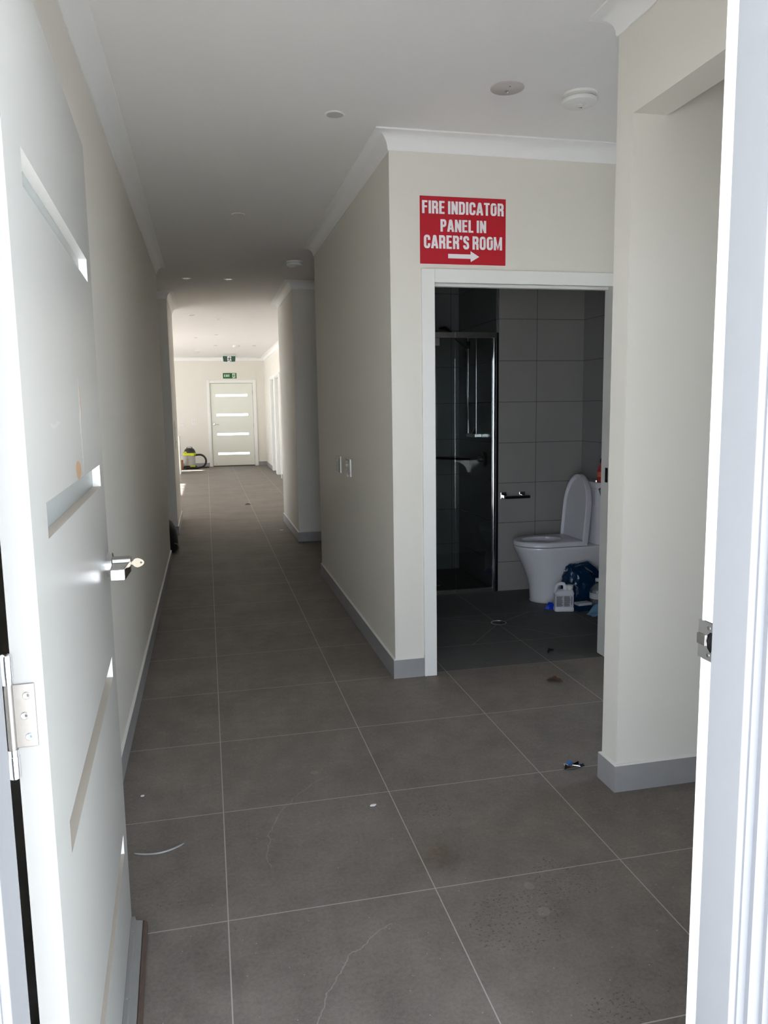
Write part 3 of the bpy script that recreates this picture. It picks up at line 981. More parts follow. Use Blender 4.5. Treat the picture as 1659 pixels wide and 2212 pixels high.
b.box(FX0 + 0.045, FX1 - 0.045, ly + 0.0402, ly + 0.07, 0.0, 0.03)
b.build('door_stop', M['dark_metal'], d2)
M['glass_day'] = glass_mat('clear_strip_glass', (0.95, 0.97, 0.97), 0.15, haze=(0.8, 0.8, 0.8, 0.1))
for z0, z1 in SF:
    MB().box(sx0, sx1, ly + 0.017, ly + 0.022, z0, z1).build('glass_strip', M['glass_day'], leaf2)
b = MB().lathe([(0.026, 0), (0.026, -0.010), (0.0001, -0.011)], (lx0 + 0.06, ly, 1.058), 'y', 20)
hh = b.build('handle_rose', M['chrome'], d2, smooth=True)
MB().tube([(lx0 + 0.06, ly - 0.01, 1.058), (lx0 + 0.06, ly - 0.05, 1.058), (lx0 + 0.075, ly - 0.055, 1.058), (lx0 + 0.18, ly - 0.055, 1.058)], 0.009, 10).build('lever', M['chrome'], hh, smooth=True)
for zc in (0.22, 1.02, 1.85):
    MB().lathe([(0.008, zc - 0.05), (0.008, zc + 0.05)], (lx1 + 0.006, ly - 0.003, 0), 'z', 10).build('hinge', M['steel'], d2, smooth=True)
MB().lathe([(0.02, 0), (0.02, -0.02), (0.012, -0.03), (0.0001, -0.031)], (lx0 + 0.06, ly, 0.065), 'y', 14).build('door_stop_knob', M['plastic'], d2, smooth=True)
MB().box(lx0 - 0.004, lx1 + 0.004, ly - 0.002, ly + 0.03, 0.0, 0.018).build('sill_seal', M['black'], d2)

for nm, (y0, y1), lab in (('door_3', D3, 'grey recessed door in the right wall of the far room, farther one'), ('door_4', D4, 'grey recessed door in the right wall of the far room, nearer one')):
    dd = thing(nm, lab, 'door', (0, 0, 0), kind='structure')
    b = MB().box(XRW - 0.018, XRW, y0 - 0.065, y0, 0, 2.155).box(XRW - 0.018, XRW, y1, y1 + 0.065, 0, 2.155).box(XRW - 0.018, XRW, y0, y1, 2.09, 2.155)
    b.box(XRW, XRW + 0.12, y0, y0 + 0.02, 0, 2.09).box(XRW, XRW + 0.12, y1 - 0.02, y1, 0, 2.09).box(XRW, XRW + 0.12, y0 + 0.02, y1 - 0.02, 2.07, 2.09)
    b.build('architrave', M['trim'], dd, bevel=0.003)
    MB().box(XRW + 0.075, XRW + 0.11, y0 + 0.02, y1 - 0.02, 0.008, 2.07).build('leaf', M['dark_leaf'], dd)
    b = MB().box(XRW + 0.058, XRW + 0.073, y0 + 0.0201, y0 + 0.034, 0, 2.07).box(XRW + 0.058, XRW + 0.073, y1 - 0.034, y1 - 0.0201, 0, 2.07)
    b.build('stop', M['trim'], dd)

# ------------------------------------------------------------------ signs
sg = thing('fire_sign', 'red sign with white FIRE INDICATOR PANEL lettering above the bathroom door', 'sign', (1.064, YB, 2.1115))
SWd, SHt = 0.447, 0.321
MB().box(0, SWd, -0.003, 0.0, 0, SHt).build('panel', M['red'], sg, bevel=0.0006)
for body, x0, x1, z0, h in (("FIRE INDICATOR", 0.0115, 0.4355, 0.2385, 0.061), ("PANEL IN", 0.105, 0.343, 0.1545, 0.059), ("CARER\u2019S ROOM", 0.0195, 0.427, 0.0735, 0.064)):
    lettering(body, x0, z0, x1 - x0, h, -0.0033, M['sign_white'], sg, 0.022)
b = MB()
b.prism([(0.144, 0.0285), (0.261, 0.0285), (0.261, 0.0125), (0.307, 0.039), (0.261, 0.0655), (0.261, 0.0495), (0.144, 0.0495)], -0.0036, -0.0030, 'y')
b.build('arrow', M['sign_white'], sg)


def running_man(parent, x, z, w, h, y, m_panel, m_man, flip=1):
    MB().box(x, x + w, y - 0.001, y, z, z + h).build('pictogram_panel', m_panel, parent)
    b = MB()

    def P(u, v):
        u = u if flip == 1 else 1 - u
        return (x + u * w, z + v * h)

    def limb(pts, r):
        for (u0, v0), (u1, v1) in zip(pts[:-1], pts[1:]):
            a, c = Vector(P(u0, v0)), Vector(P(u1, v1))
            t = (c - a).normalized()
            nn = Vector((-t.y, t.x)) * r * h
            e = t * r * h * 0.6
            b.prism([tuple(a - e - nn), tuple(c + e - nn), tuple(c + e + nn), tuple(a - e + nn)], y - 0.0018, y - 0.001, 'y')
    limb([(0.55, 0.70), (0.45, 0.42)], 0.085)
    limb([(0.55, 0.72), (0.22, 0.68), (0.08, 0.52)], 0.04)
    limb([(0.60, 0.70), (0.78, 0.55), (0.98, 0.55)], 0.04)
    limb([(0.45, 0.42), (0.40, 0.24), (0.02, 0.20)], 0.05)
    limb([(0.48, 0.42), (0.68, 0.26), (0.82, 0.02)], 0.05)
    cx, cz = P(0.64, 0.88)
    b.prism([(cx + 0.075 * h * math.cos(2 * PI * i / 12), cz + 0.075 * h * math.sin(2 * PI * i / 12)) for i in range(12)], y - 0.0018, y - 0.001, 'y')
    b.build('running_figure', m_man, parent)


es = thing('exit_sign', 'flat green EXIT sign on the wall above the far exit door', 'exit sign', (0.462, YF, 2.195))
MB().box(0, 0.335, -0.003, 0, 0, 0.135).build('panel', M['green'], es)
lettering('EXIT', 0.032, 0.042, 0.135, 0.058, -0.0034, M['glow'], es, 0.01)
running_man(es, 0.232, 0.012, 0.072, 0.112, -0.0032, M['glow'], M['green'])

eb = thing('exit_sign_box', 'green running-figure exit light box hanging from the ceiling before the far wall', 'exit light', (0.600, 18.9, H))
b = MB()
b.box(-0.155, 0.155, -0.028, 0.028, -0.036, 0.0)
b.build('housing', M['plastic_shade'], eb, bevel=0.003)
b = MB()
pol = [(-0.160, -0.036), (-0.150, -0.165), (-0.140, -0.180), (0.0, -0.190), (0.130, -0.180), (0.143, -0.165), (0.152, -0.036)]
b.prism(pol, -0.016, 0.016, 'y')
b.build('diffuser', M['plastic'], eb, bevel=0.004)
b = MB()
pol = [(-0.150, -0.040), (-0.138, -0.166), (0.0, -0.175), (0.133, -0.166), (0.146, -0.040)]
b.prism(pol, -0.0175, -0.0160, 'y')
b.build('green_face', M['green_lit'], eb)
running_man(eb, -0.045, -0.170, 0.090, 0.126, -0.0180, M['sign_white'], M['black'])

# ------------------------------------------------------------------ ceiling fittings
dl = thing('downlight', 'white recessed downlight in the ceiling nearest the front door', 'downlight', (0.622, 3.613, H), group='ceiling downlights')
MB().lathe([(0.046, 0.0), (0.046, -0.003), (0.042, -0.005), (0.038, -0.0045), (0.0375, 0.0)], (0, 0, 0), 'z', 32).build('trim_ring', M['plastic'], dl, smooth=True)
MB().lathe([(0.0375, -0.0035), (0.0001, -0.0038)], (0, 0, 0), 'z', 32, cap0=True).build('lens', M['lens'], dl, smooth=True)
for x, y, lab in ((0.274, 5.487, 'recessed downlight in the dim middle of the hallway ceiling, second from the front door'),
                  (-0.124, 8.131, 'bright recessed downlight just before the left pier'),
                  (0.281, 8.132, 'recessed downlight right of the bright one, just before the piers'),
                  (-0.127, 11.18, 'left recessed downlight of the first pair beyond the piers'),
                  (0.241, 11.64, 'right recessed downlight of the first pair beyond the piers'),
                  (-0.111, 14.56, 'left recessed downlight of the second pair beyond the piers'),
                  (0.240, 14.01, 'right recessed downlight of the second pair beyond the piers'),
                  (0.251, 16.26, 'recessed downlight left of the farthest smoke alarm'),
                  (1.025, 16.23, 'recessed downlight right of the farthest smoke alarm'),
                  (-0.110, 17.90, 'left recessed downlight of the last pair before the far wall'),
                  (0.255, 18.31, 'right recessed downlight of the last pair before the far wall')):
    copy_tree(dl, (x, y, H), lab)

em = thing('emergency_light', 'round pinkish white ceiling plate with a small central nub', 'emergency light', (1.275, 3.195, H))
MB().lathe([(0.070, 0.0), (0.070, -0.003), (0.067, -0.005), (0.022, -0.0055), (0.018, -0.0075), (0.0001, -0.008)], (0, 0, 0), 'z', 40).build('cover_plate', M['pink_plate'], em, smooth=True)
MB().lathe([(0.0075, -0.006), (0.0075, -0.013), (0.005, -0.016), (0.0001, -0.017)], (0.002, 0.012, 0), 'z', 14).build('led_nub', M['chrome'], em, smooth=True)
MB().lathe([(0.003, -0.004), (0.003, -0.0062), (0.0001, -0.0063)], (0.0, -0.028, 0), 'z', 10).build('test_button', M['black'], em)

sm = thing('smoke_alarm', 'round white smoke alarm on the ceiling at the upper right', 'smoke alarm', (1.605, 3.205, H), group='ceiling smoke alarms')
MB().lathe([(0.074, 0.0), (0.074, -0.009), (0.072, -0.010)], (0, 0, 0), 'z', 48).build('base', M['plastic'], sm, smooth=True)
MB().lathe([(0.069, -0.010), (0.069, -0.014), (0.071, -0.015), (0.071, -0.0185), (0.068, -0.019), (0.068, -0.021)], (0, 0, 0), 'z', 48).build('vent_ring', M['plastic_shade'], sm, smooth=True)
MB().lathe([(0.068, -0.021), (0.073, -0.022), (0.074, -0.030), (0.071, -0.037), (0.060, -0.042), (0.026, -0.0445), (0.0001, -0.045)], (0, 0, 0), 'z', 48).build('cover', M['plastic'], sm, smooth=True)
MB().lathe([(0.025, -0.0440), (0.024, -0.0465), (0.016, -0.0468), (0.015, -0.0455), (0.013, -0.0455), (0.012, -0.049), (0.0001, -0.050)], (0, -0.010, 0), 'z', 28).build('test_button', M['plastic'], sm, smooth=True)
MB().box(0.003, 0.020, 0.014, 0.018, -0.0462, -0.044).build('led_slot', M['black'], sm)
copy_tree(sm, (0.835, 7.112, H), 'smoke alarm on the dim hallway ceiling beside the right wall')
copy_tree(sm, (0.664, 16.25, H), 'smoke alarm far off on the bright ceiling of the far room')


# ------------------------------------------------------------------ wall plates
def power_plate(name, label, cat, loc, rz, film=False, rockers=2, w=0.116, h=0.116, group=None):
    """local: plate on the plane y = 0 facing -y"""
    t = thing(name, label, cat, loc, rz, group=group)
    MB().box(-w / 2, w / 2, -0.009, 0, -h / 2, h / 2).build('plate', M['plastic'], t, bevel=0.003)
    for i in range(rockers):
        x = (i - (rockers - 1) / 2) * w * 0.42
        MB().box(x - 0.011, x + 0.011, -0.0125, -0.009, 0.008, 0.034).build('rocker', M['plastic_shade'], t, bevel=0.002)
        b = MB()
        for a, px, pz in ((0.5, -0.008, -0.018), (-0.5, 0.008, -0.018), (0, 0, -0.034)):
            c, s_ = math.cos(a), math.sin(a)
            q = [(-0.0012, -0.005), (0.0012, -0.005), (0.0012, 0.005), (-0.0012, 0.005)]
            b.prism([(x + px + u * c - v * s_, pz + u * s_ + v * c) for u, v in q], -0.0093, -0.0088, 'y')
        b.build('socket_slots', M['black'], t)
    if film:
        b = MB()
        nx, nz = 12, 12
        vs, fs = [], []
        for j in range(nz + 1):
            for i in range(nx + 1):
                vs.append((-w / 2 * 0.98 + w * 0.98 * i / nx, -0.0135 - random.random() * 0.007, -h / 2 * 0.98 + h * 0.98 * j / nz))
        for j in range(nz):
            for i in range(nx):
                a = j * (nx + 1) + i
                fs.append((a, a + 1, a + nx + 2, a + nx + 1))
        b.add(vs, fs)
        tag(b.build('protective_film', M['film'], t), 'crinkled clear film still on')
    return t


GP = 'film-covered power points on the right hallway wall'
power_plate('power_point', 'film-covered double power point on the right hallway wall, the farther of two', 'power point', (XR, 5.405, 1.018), -PI / 2, True, group=GP)
power_plate('power_point', 'film-covered double power point on the right hallway wall, the nearer to the corner', 'power point', (XR, 5.020, 1.021), -PI / 2, True, group=GP)
power_plate('power_point', 'white power point on the far wall above the vacuum cleaner', 'power point', (-0.585, YF, 1.075), 0, False)
power_plate('light_switch', 'white switch plate on the far wall left of the exit door', 'light switch', (-0.283, YF, 1.125), 0, False, w=0.125, h=0.135)
power_plate('light_switch', 'tall narrow switch plate on the left pier, upper one', 'light switch', (-0.366, 9.55, 1.19), PI / 2, False, w=0.075, h=0.20, rockers=1)
power_plate('light_switch', 'switch plate on the left pier, lower one', 'light switch', (-0.366, 9.62, 1.02), PI / 2, False, w=0.12, h=0.12)

# ------------------------------------------------------------------ toilet
TX, TY = 2.81, 5.12
to = thing('toilet', 'white toilet with its lid up against the tiled bathroom wall', 'toilet', (TX, TY, 0))


def dring(front, hw, z, back=0.0, n=40, rf=1.0):
    """D-shaped ring: straight at the back (x = -back), rounded at x = -front"""
    pts = []
    L = min(hw * 1.25 * rf, front - back - 0.02)
    k = n // 2
    for i in range(k + 1):
        a = -PI / 2 + PI * i / k
        pts.append((-(front - L) - L * math.cos(a), hw * math.sin(a), z))
    for j in range(1, 6):
        t = j / 6
        pts.append((-(front - L) + (front - L - back) * t, hw, z))
    pts.append((-back, hw, z))
    pts.append((-back, -hw, z))
    for j in range(1, 6):
        t = 1 - j / 6
        pts.append((-(front - L) + (front - L - back) * t, -hw, z))
    return pts


b = MB()
body = [(0.560, 0.122, 0.0), (0.565, 0.125, 0.012), (0.566, 0.124, 0.06), (0.570, 0.124, 0.11), (0.580, 0.128, 0.16), (0.598, 0.137, 0.21),
        (0.624, 0.150, 0.27), (0.650, 0.163, 0.32), (0.672, 0.173, 0.365), (0.685, 0.179, 0.395), (0.688, 0.180, 0.408), (0.684, 0.178, 0.414)]
b.rings([dring(f_, w_, z_, 0.012) for f_, w_, z_ in body], True, False)
# bowl inside
inner = [(0.640, 0.135, 0.412), (0.630, 0.128, 0.39), (0.58, 0.10, 0.30), (0.50, 0.05, 0.24)]


def oval(front, hw, z, back):
    n_ = len(dring(0.6, 0.1, 0))
    cx, a = -(front + back) / 2, (front - back) / 2
    return [(cx - a * math.cos(-PI / 2 * 0 - PI / 2 + 2 * PI * i / n_ + 0), hw * math.sin(-PI / 2 + 2 * PI * i / n_), z) for i in range(n_)]


top_out = dring(0.684, 0.178, 0.414, 0.012)
ov = [oval(0.645, 0.128, 0.413, 0.29), oval(0.635, 0.120, 0.37, 0.30), oval(0.58, 0.08, 0.28, 0.34), oval(0.52, 0.04, 0.24, 0.40)]
b.rings([top_out] + ov, False, True)
b.build('pan', M['porcelain'], to, smooth=True, ang=50)
MB().rings([dring(0.563, 0.125, 0.0, 0.012), dring(0.567, 0.127, 0.006, 0.012), dring(0.563, 0.125, 0.010, 0.012)]).build('sealant_bead', M['caulk'], to, smooth=True)
# seat: ring
b = MB()
so_ = [dring(0.690, 0.182, z, 0.215) for z in (0.420, 0.424)] + [dring(0.686, 0.179, 0.447, 0.217), dring(0.680, 0.174, 0.452, 0.222)]
hol = [oval(0.632, 0.105, 0.452, 0.335), oval(0.628, 0.102, 0.446, 0.338), oval(0.632, 0.105, 0.421, 0.335)]
b.rings(so_ + hol + [so_[0]], False, False)
b.build('seat', M['seat'], to, smooth=True, ang=45)
for s0 in (-0.11, 0.07):
    MB().box(-0.213, -0.185, s0, s0 + 0.04, 0.413, 0.446).build('seat_hinge', M['seat'], to, bevel=0.004)
# lid, raised: D outline in (height, width), leaning back
lh, lw, tilt = 0.475, 0.181, math.radians(5)
b = MB()


def lid_ring(s, t, grow=0.0):
    pts = []
    for p in dring(lh * s + grow, lw * s, 0.0, -grow):
        up = -p[0]
        pts.append((t + up * math.tan(tilt), p[1], up))
    return pts


b.rings([lid_ring(0.94, -0.010), lid_ring(0.955, -0.028), lid_ring(0.975, -0.031), lid_ring(1.0, -0.026), lid_ring(1.0, 0.004), lid_ring(0.985, 0.012)], True, True)
b.build('lid', M['seat'], to, loc=(-0.222, 0, 0.438), smooth=True, ang=40)
MB().lathe([(0.007, 0.0), (0.007, -0.008), (0.0001, -0.009)], (-0.200, 0.10, 0.735), 'x', 12).build('bumper', M['seat'], to, smooth=True)
# cistern
b = MB()


def rrect(x0, x1, hw, r, z, n=5):
    pts = []
    for cx, cy, a0 in ((x0 + r, -hw + r, PI), (x1 - 0.002, -hw + 0.002, 1.5 * PI), (x1 - 0.002, hw - 0.002, 0), (x0 + r, hw - r, 0.5 * PI)):
        rr = r if cx < (x0 + x1) / 2 else 0.002
        for i in range(n + 1):
            a = a0 + PI / 2 * i / n
            pts.append((cx + rr * math.cos(a), cy + rr * math.sin(a), z))
    return pts


b.rings([rrect(-0.125, -0.004, 0.168, 0.05, 0.415), rrect(-0.132, -0.004, 0.176, 0.05, 0.60), rrect(-0.138, -0.004, 0.183, 0.05, 0.818)])
b.build('cistern', M['porcelain'], to, smooth=True, ang=50)
b = MB()
b.rings([rrect(-0.144, -0.003, 0.188, 0.05, 0.820), rrect(-0.146, -0.003, 0.190, 0.05, 0.826), rrect(-0.146, -0.003, 0.190, 0.05, 0.850), rrect(-0.140, -0.004, 0.184, 0.05, 0.862)])
b.build('cistern_lid', M['porcelain'], to, smooth=True, ang=50)
MB().lathe([(0.028, 0.862), (0.028, 0.868), (0.025, 0.871), (0.0001, 0.8715)], (-0.075, -0.03, 0), 'z', 24).build('flush_button', M['chrome'], to, smooth=True)
b = MB().box(-0.1375, -0.1355, -0.13, -0.04, 0.70, 0.80)
b.build('sticker', M['label'], to)
b = MB()
b.prism([(-0.112, 0.700), (-0.060, 0.700), (-0.060, 0.795), (-0.112, 0.795)], -0.1835, -0.1820, 'y')
b.cur = 1
for i in range(5):
    b.prism([(-0.106, 0.712 + i * 0.008), (-0.066, 0.712 + i * 0.008), (-0.066, 0.715 + i * 0.008), (-0.106, 0.715 + i * 0.008)], -0.1842, -0.1834, 'y')
b.cur = 0
tag(b.build('rating_label', [M['blue_label'], M['label']], to), 'blue and white water rating sticker')

rb = thing('spray_bottle', 'red bottle with orange label standing on the toilet cistern', 'bottle', (2.737, 5.02, 0.8635))
MB().lathe([(0.026, 0.0), (0.030, 0.006), (0.031, 0.03), (0.030, 0.075), (0.022, 0.105), (0.011, 0.12), (0.011, 0.135)], (0, 0, 0), 'z', 24).build('body', M['red_bottle'], rb, smooth=True)
MB().lathe([(0.0315, 0.035), (0.0315, 0.070)], (0, 0, 0), 'z', 24, False, False).build('label_band', M['orange'], rb, smooth=True)
MB().lathe([(0.013, 0.134), (0.013, 0.155), (0.009, 0.165), (0.0001, 0.166)], (0, 0, 0), 'z', 16).build('cap', M['black'], rb, smooth=True)

b = MB()
vs, fs = [], []
for j in range(7):
    for i in range(9):
        u, v_ = i / 8, j / 6
        vs.append((0.075 * (u - 0.5) * (1 - 0.45 * v_) + 0.02 * v_, -0.010 - 0.006 * math.sin(u * 9 + v_ * 4) - 0.012 * (1 - abs(2 * u - 1)) * v_, -0.125 * v_ + 0.01 * math.sin(u * 7)))
for j in range(6):
    for i in range(8):
        a = j * 9 + i
        fs.append((a, a + 1, a + 10, a + 9))
b.add(vs, fs)
hb = b.build('plastic_bag', M['clear_plastic'], None, loc=(2.700, 4.934, 0.822), smooth=True)
sol = hb.modifiers.new('thick', 'SOLIDIFY')
sol.thickness = 0.0015
tag(hb, 'clear plastic bag hanging from the front edge of the toilet cistern', 'plastic bag')

# toilet roll holder
tp = thing('toilet_roll_holder', 'empty chrome toilet roll holder on the tiled wall left of the toilet', 'toilet roll holder', (2.165, 5.47, 0.735))
MB().box(-0.02, 0.027, -0.012, 0, -0.022, 0.028).build('rosette', M['chrome'], tp, bevel=0.003)
MB().box(0.130, 0.177, -0.012, 0, -0.022, 0.028).build('rosette', M['chrome'], tp, bevel=0.003)
for x0 in (-0.006, 0.142):
    MB().box(x0, x0 + 0.018, -0.075, -0.010, -0.014, 0.006).build('arm', M['chrome'], tp, bevel=0.002)
MB().box(-0.012, 0.190, -0.080, -0.062, -0.016, 0.004).build('bar', M['dark_metal'], tp, bevel=0.003)

# ------------------------------------------------------------------ shower screen
ss = thing('shower_screen', 'framed glass shower screen at the back left of the bathroom', 'shower screen', (0, 5.485, 0))
SX0, SX1, SZ = 1.022, 2.118, 1.945
b = MB().box(SX1 - 0.010, SX1 + 0.010, -0.018, 0.018, 0.0, SZ)
b.build('wall_channel', M['dark_metal'], ss, bevel=0.002)
MB().box(SX1 - 0.030, SX1 - 0.0105, -0.016, 0.016, 0.0, SZ - 0.002).build('post', M['chrome'], ss, bevel=0.003)
MB().box(SX0, 1.790, -0.016, 0.016, SZ - 0.036, SZ).build('top_rail', M['satin'], ss, bevel=0.002)
MB().box(1.792, SX1 - 0.011, -0.019, 0.019, SZ - 0.038, SZ + 0.001).build('top_rail', M['satin'], ss, bevel=0.002)
MB().box(SX0, 1.790, -0.018, 0.018, 0.0, 0.026).build('bottom_rail', M['satin'], ss, bevel=0.002)
MB().box(1.792, SX1 - 0.031, -0.016, 0.016, 0.0, 0.028).build('bottom_rail', M['satin'], ss, bevel=0.002)
MB().box(1.800, SX1 - 0.031, -0.003, 0.003, 0.028, SZ - 0.038).build('fixed_glass', M['glass_shower'], ss)
gd = MB().box(SX0 + 0.01, 1.794, -0.003, 0.003, 0.034, SZ - 0.040).build('glass_door', M['glass_shower'], ss)
MB().box(1.625, 1.675, -0.012, 0.012, SZ - 0.095, SZ - 0.040).build('pivot_clamp', M['satin'], gd, bevel=0.003)
MB().box(1.620, 1.672, -0.010, 0.010, 0.066, 0.074).build('pivot_clamp', M['chrome'], gd, bevel=0.002)

# shower rail set on the side wall (x = 2.118, facing -x)
sr = thing('shower_rail', 'chrome slide rail with hand shower inside the dark shower', 'hand shower', (2.118, 5.90, 0))
MB().tube([(-0.045, 0.10, 1.170), (-0.045, 0.10, 1.965)], 0.0095, 14).build('slide_rail', M['chrome'], sr, smooth=True)
b = MB().box(-0.058, 0.0, -0.10, 0.115, 1.955, 1.968)
b.build('top_bracket', M['chrome'], sr, bevel=0.003)
MB().box(-0.058, 0.0, -0.10, 0.115, 1.165, 1.195).build('soap_shelf', M['chrome'], sr, bevel=0.004)
MB().tube([(-0.045, -0.095, 1.19), (-0.045, -0.095, 1.957)], 0.003, 8).build('side_wire', M['chrome'], sr, smooth=True)
MB().lathe([(0.018, 1.865), (0.020, 1.875), (0.020, 1.915), (0.018, 1.925)], (-0.045, 0.10, 0), 'z', 16).build('slider', M['dark_metal'], sr, smooth=True)
hs = MB().tube([(-0.055, 0.09, 1.87), (-0.10, 0.08, 1.895), (-0.17, 0.06, 1.955), (-0.23, 0.04, 1.995)], [0.010, 0.012, 0.013, 0.016], 14).build('hand_shower', M['chrome'], sr, smooth=True)
q = MB().lathe([(0.012, 0.03), (0.045, 0.012), (0.048, 0.0), (0.044, -0.006), (0.0001, -0.007)], (0, 0, 0), 'z', 28).build('spray_face', M['dark_metal'], hs, loc=(-0.265, 0.03, 2.005), rot=(0.0, math.radians(15), 0), smooth=True)
hose = [(-0.06, 0.095, 1.86)]
for i in range(1, 21):
    t = i / 20
    hose.append((-0.055 - 0.03 * math.sin(PI * t), 0.085 - 0.07 * math.sin(PI * t * 0.9) - 0.02 * t, 1.86 - 0.62 * t))
for i in range(1, 8):
    t = i / 7
    hose.append((-0.055 + 0.03 * t, 0.05 - 0.05 * t, 1.24 - 0.04 * math.sin(PI * t) + 0.0 * t))
MB().tube(hose, 0.0055, 8).build('hose', M['satin'], sr, smooth=True)

mx = thing('shower_mixer', 'dark round shower mixer with chrome lever on the shower side wall', 'shower mixer', (2.118, 5.735, 1.0))
MB().lathe([(0.062, 0.0), (0.062, -0.006), (0.055, -0.010), (0.0001, -0.010)], (0, 0, 0), 'x', 32).build('back_plate', M['dark_metal'], mx, smooth=True)
MB().lathe([(0.024, -0.010), (0.024, -0.050), (0.020, -0.056), (0.0001, -0.057)], (0, 0, 0), 'x', 20).build('body', M['chrome'], mx, smooth=True)
MB().tube([(-0.045, 0, 0), (-0.055, -0.04, 0.0), (-0.06, -0.11, 0.003)], [0.009, 0.007, 0.005], 10).build('lever', M['chrome'], mx, smooth=True)

sh = thing('corner_shelf', 'dark triangular corner shelf in the shower', 'shower shelf', (2.118, 6.37, 0.985))
b = MB()
b.prism([(0.0, 0.0), (-0.26, 0.0), (-0.20, -0.08), (-0.07, -0.22), (0.0, -0.30)], -0.018, 0.0, 'z')
b.build('shelf_board', M['dark_metal'], sh, bevel=0.004)
for yy in (-0.26,):
    b = MB()
    pts = [(0.0, -0.018), (-0.15, -0.018)] + [(-0.15 + 0.13 * math.sin(a), -0.108 + 0.085 * math.cos(a)) for a in (0.25, 0.55, 0.85, 1.15)] + [(-0.012, -0.118), (0.0, -0.118)]
    b.prism(pts, yy - 0.008, yy + 0.008, 'y')
    b.build('bracket', M['satin'], sh, bevel=0.001)

fd = thing('floor_drain', 'square floor drain with dark grate where the cut tiles meet', 'floor drain', (1.812, 4.635, 0))
MB().lathe([(0.052, 0.0), (0.052, 0.0035), (0.044, 0.004), (0.043, 0.001)], (0, 0, 0), 'z', 28).build('rim', M['satin'], fd, smooth=True)
b = MB().lathe([(0.043, 0.0015), (0.0001, 0.0016)], (0, 0, 0), 'z', 28)
for i in range(-3, 4):
    b.box(-0.004 + i * 0.011, 0.001 + i * 0.011, -0.03, 0.03, 0.0016, 0.0028)
b.build('grate', M['black'], fd)

# ------------------------------------------------------------------ things on the bathroom floor
jb = thing('jerry_bottle', 'white rectangular chemical bottle with handle beside the toilet base', 'bottle', (2.352, 4.80, 0), math.radians(-14))
b = MB()


def rr2(hx, hy, r, z, cx=0.0, n=5):
    pts = []
    for sx, sy, a0 in ((-1, -1, PI), (1, -1, 1.5 * PI), (1, 1, 0), (-1, 1, 0.5 * PI)):
        for i in range(n + 1):
            a = a0 + PI / 2 * i / n
            pts.append((cx + sx * (hx - r) + r * math.cos(a), sy * (hy - r) + r * math.sin(a), z))
    return pts


b.rings([rr2(0.060, 0.030, 0.014, 0.0), rr2(0.067, 0.036, 0.016, 0.004), rr2(0.067, 0.036, 0.016, 0.024), rr2(0.064, 0.033, 0.015, 0.028),
         rr2(0.064, 0.033, 0.015, 0.118), rr2(0.067, 0.036, 0.016, 0.122), rr2(0.066, 0.035, 0.016, 0.132), rr2(0.055, 0.028, 0.014, 0.146, 0.006), rr2(0.05, 0.024, 0.012, 0.15, 0.01)])
b.build('body', M['jerry'], jb, smooth=True, ang=50)
MB().tube([(-0.060, 0, 0.128), (-0.058, 0, 0.150), (-0.050, 0, 0.176), (-0.040, 0, 0.189), (-0.022, 0, 0.193), (-0.003, 0, 0.190), (0.006, 0, 0.176), (0.007, 0, 0.145)], 0.0125, 12).build('handle', M['jerry'], jb, smooth=True)
b = MB().lathe([(0.018, 0.146), (0.018, 0.156), (0.0235, 0.157), (0.0235, 0.180), (0.022, 0.183), (0.0001, 0.184)], (0.038, 0, 0), 'z', 28)
b.build('cap', M['plastic'], jb, smooth=True)
b = MB().box(-0.060, 0.060, -0.0342, -0.0332, 0.034, 0.114)
for cx0, cx1 in ((-0.056, -0.010), (-0.004, 0.040)):
    b.cur = 1
    for i in range(17):
        z = 0.040 + i * 0.0042
        ln = cx1 - random.random() * 0.012
        b.box(cx0, ln, -0.0346, -0.0341, z, z + 0.0024)
b.box(0.046, 0.050, -0.0346, -0.0341, 0.050, 0.108)
b.build('printed_label', [M['label'], M['ink']], jb)


def blob(name, m, rings, label, cat, loc, rz=0.0, amp=0.0, seed=1, seg=28, parent=None):
    """lofted crumpled form: rings of (rx, ry, z, cx, cy)"""
    rnd = random.Random(seed)
    ph = [rnd.random() * 6.28 for _ in range(12)]
    rs = []
    for k, (rx, ry, z, cx, cy) in enumerate(rings):
        ring = []
        for i in range(seg):
            a = 2 * PI * i / seg
            w = 1 + amp * (math.sin(3 * a + ph[0] + k * 0.9) + 0.7 * math.sin(5 * a + ph[1] - k * 1.3) + 0.5 * math.sin(9 * a + ph[2] + k * 2.1))
            ring.append((cx + rx * w * math.cos(a), cy + ry * w * math.sin(a), z + (amp * 0.03 * math.sin(4 * a + ph[3] + k) if 0 < k else 0)))
        rs.append(ring)
    b = MB().rings(rs)
    o = b.build(name, m, parent, loc=loc, rot=(0, 0, rz), smooth=True, ang=60)
    if label:
        tag(o, label, cat)
    return o


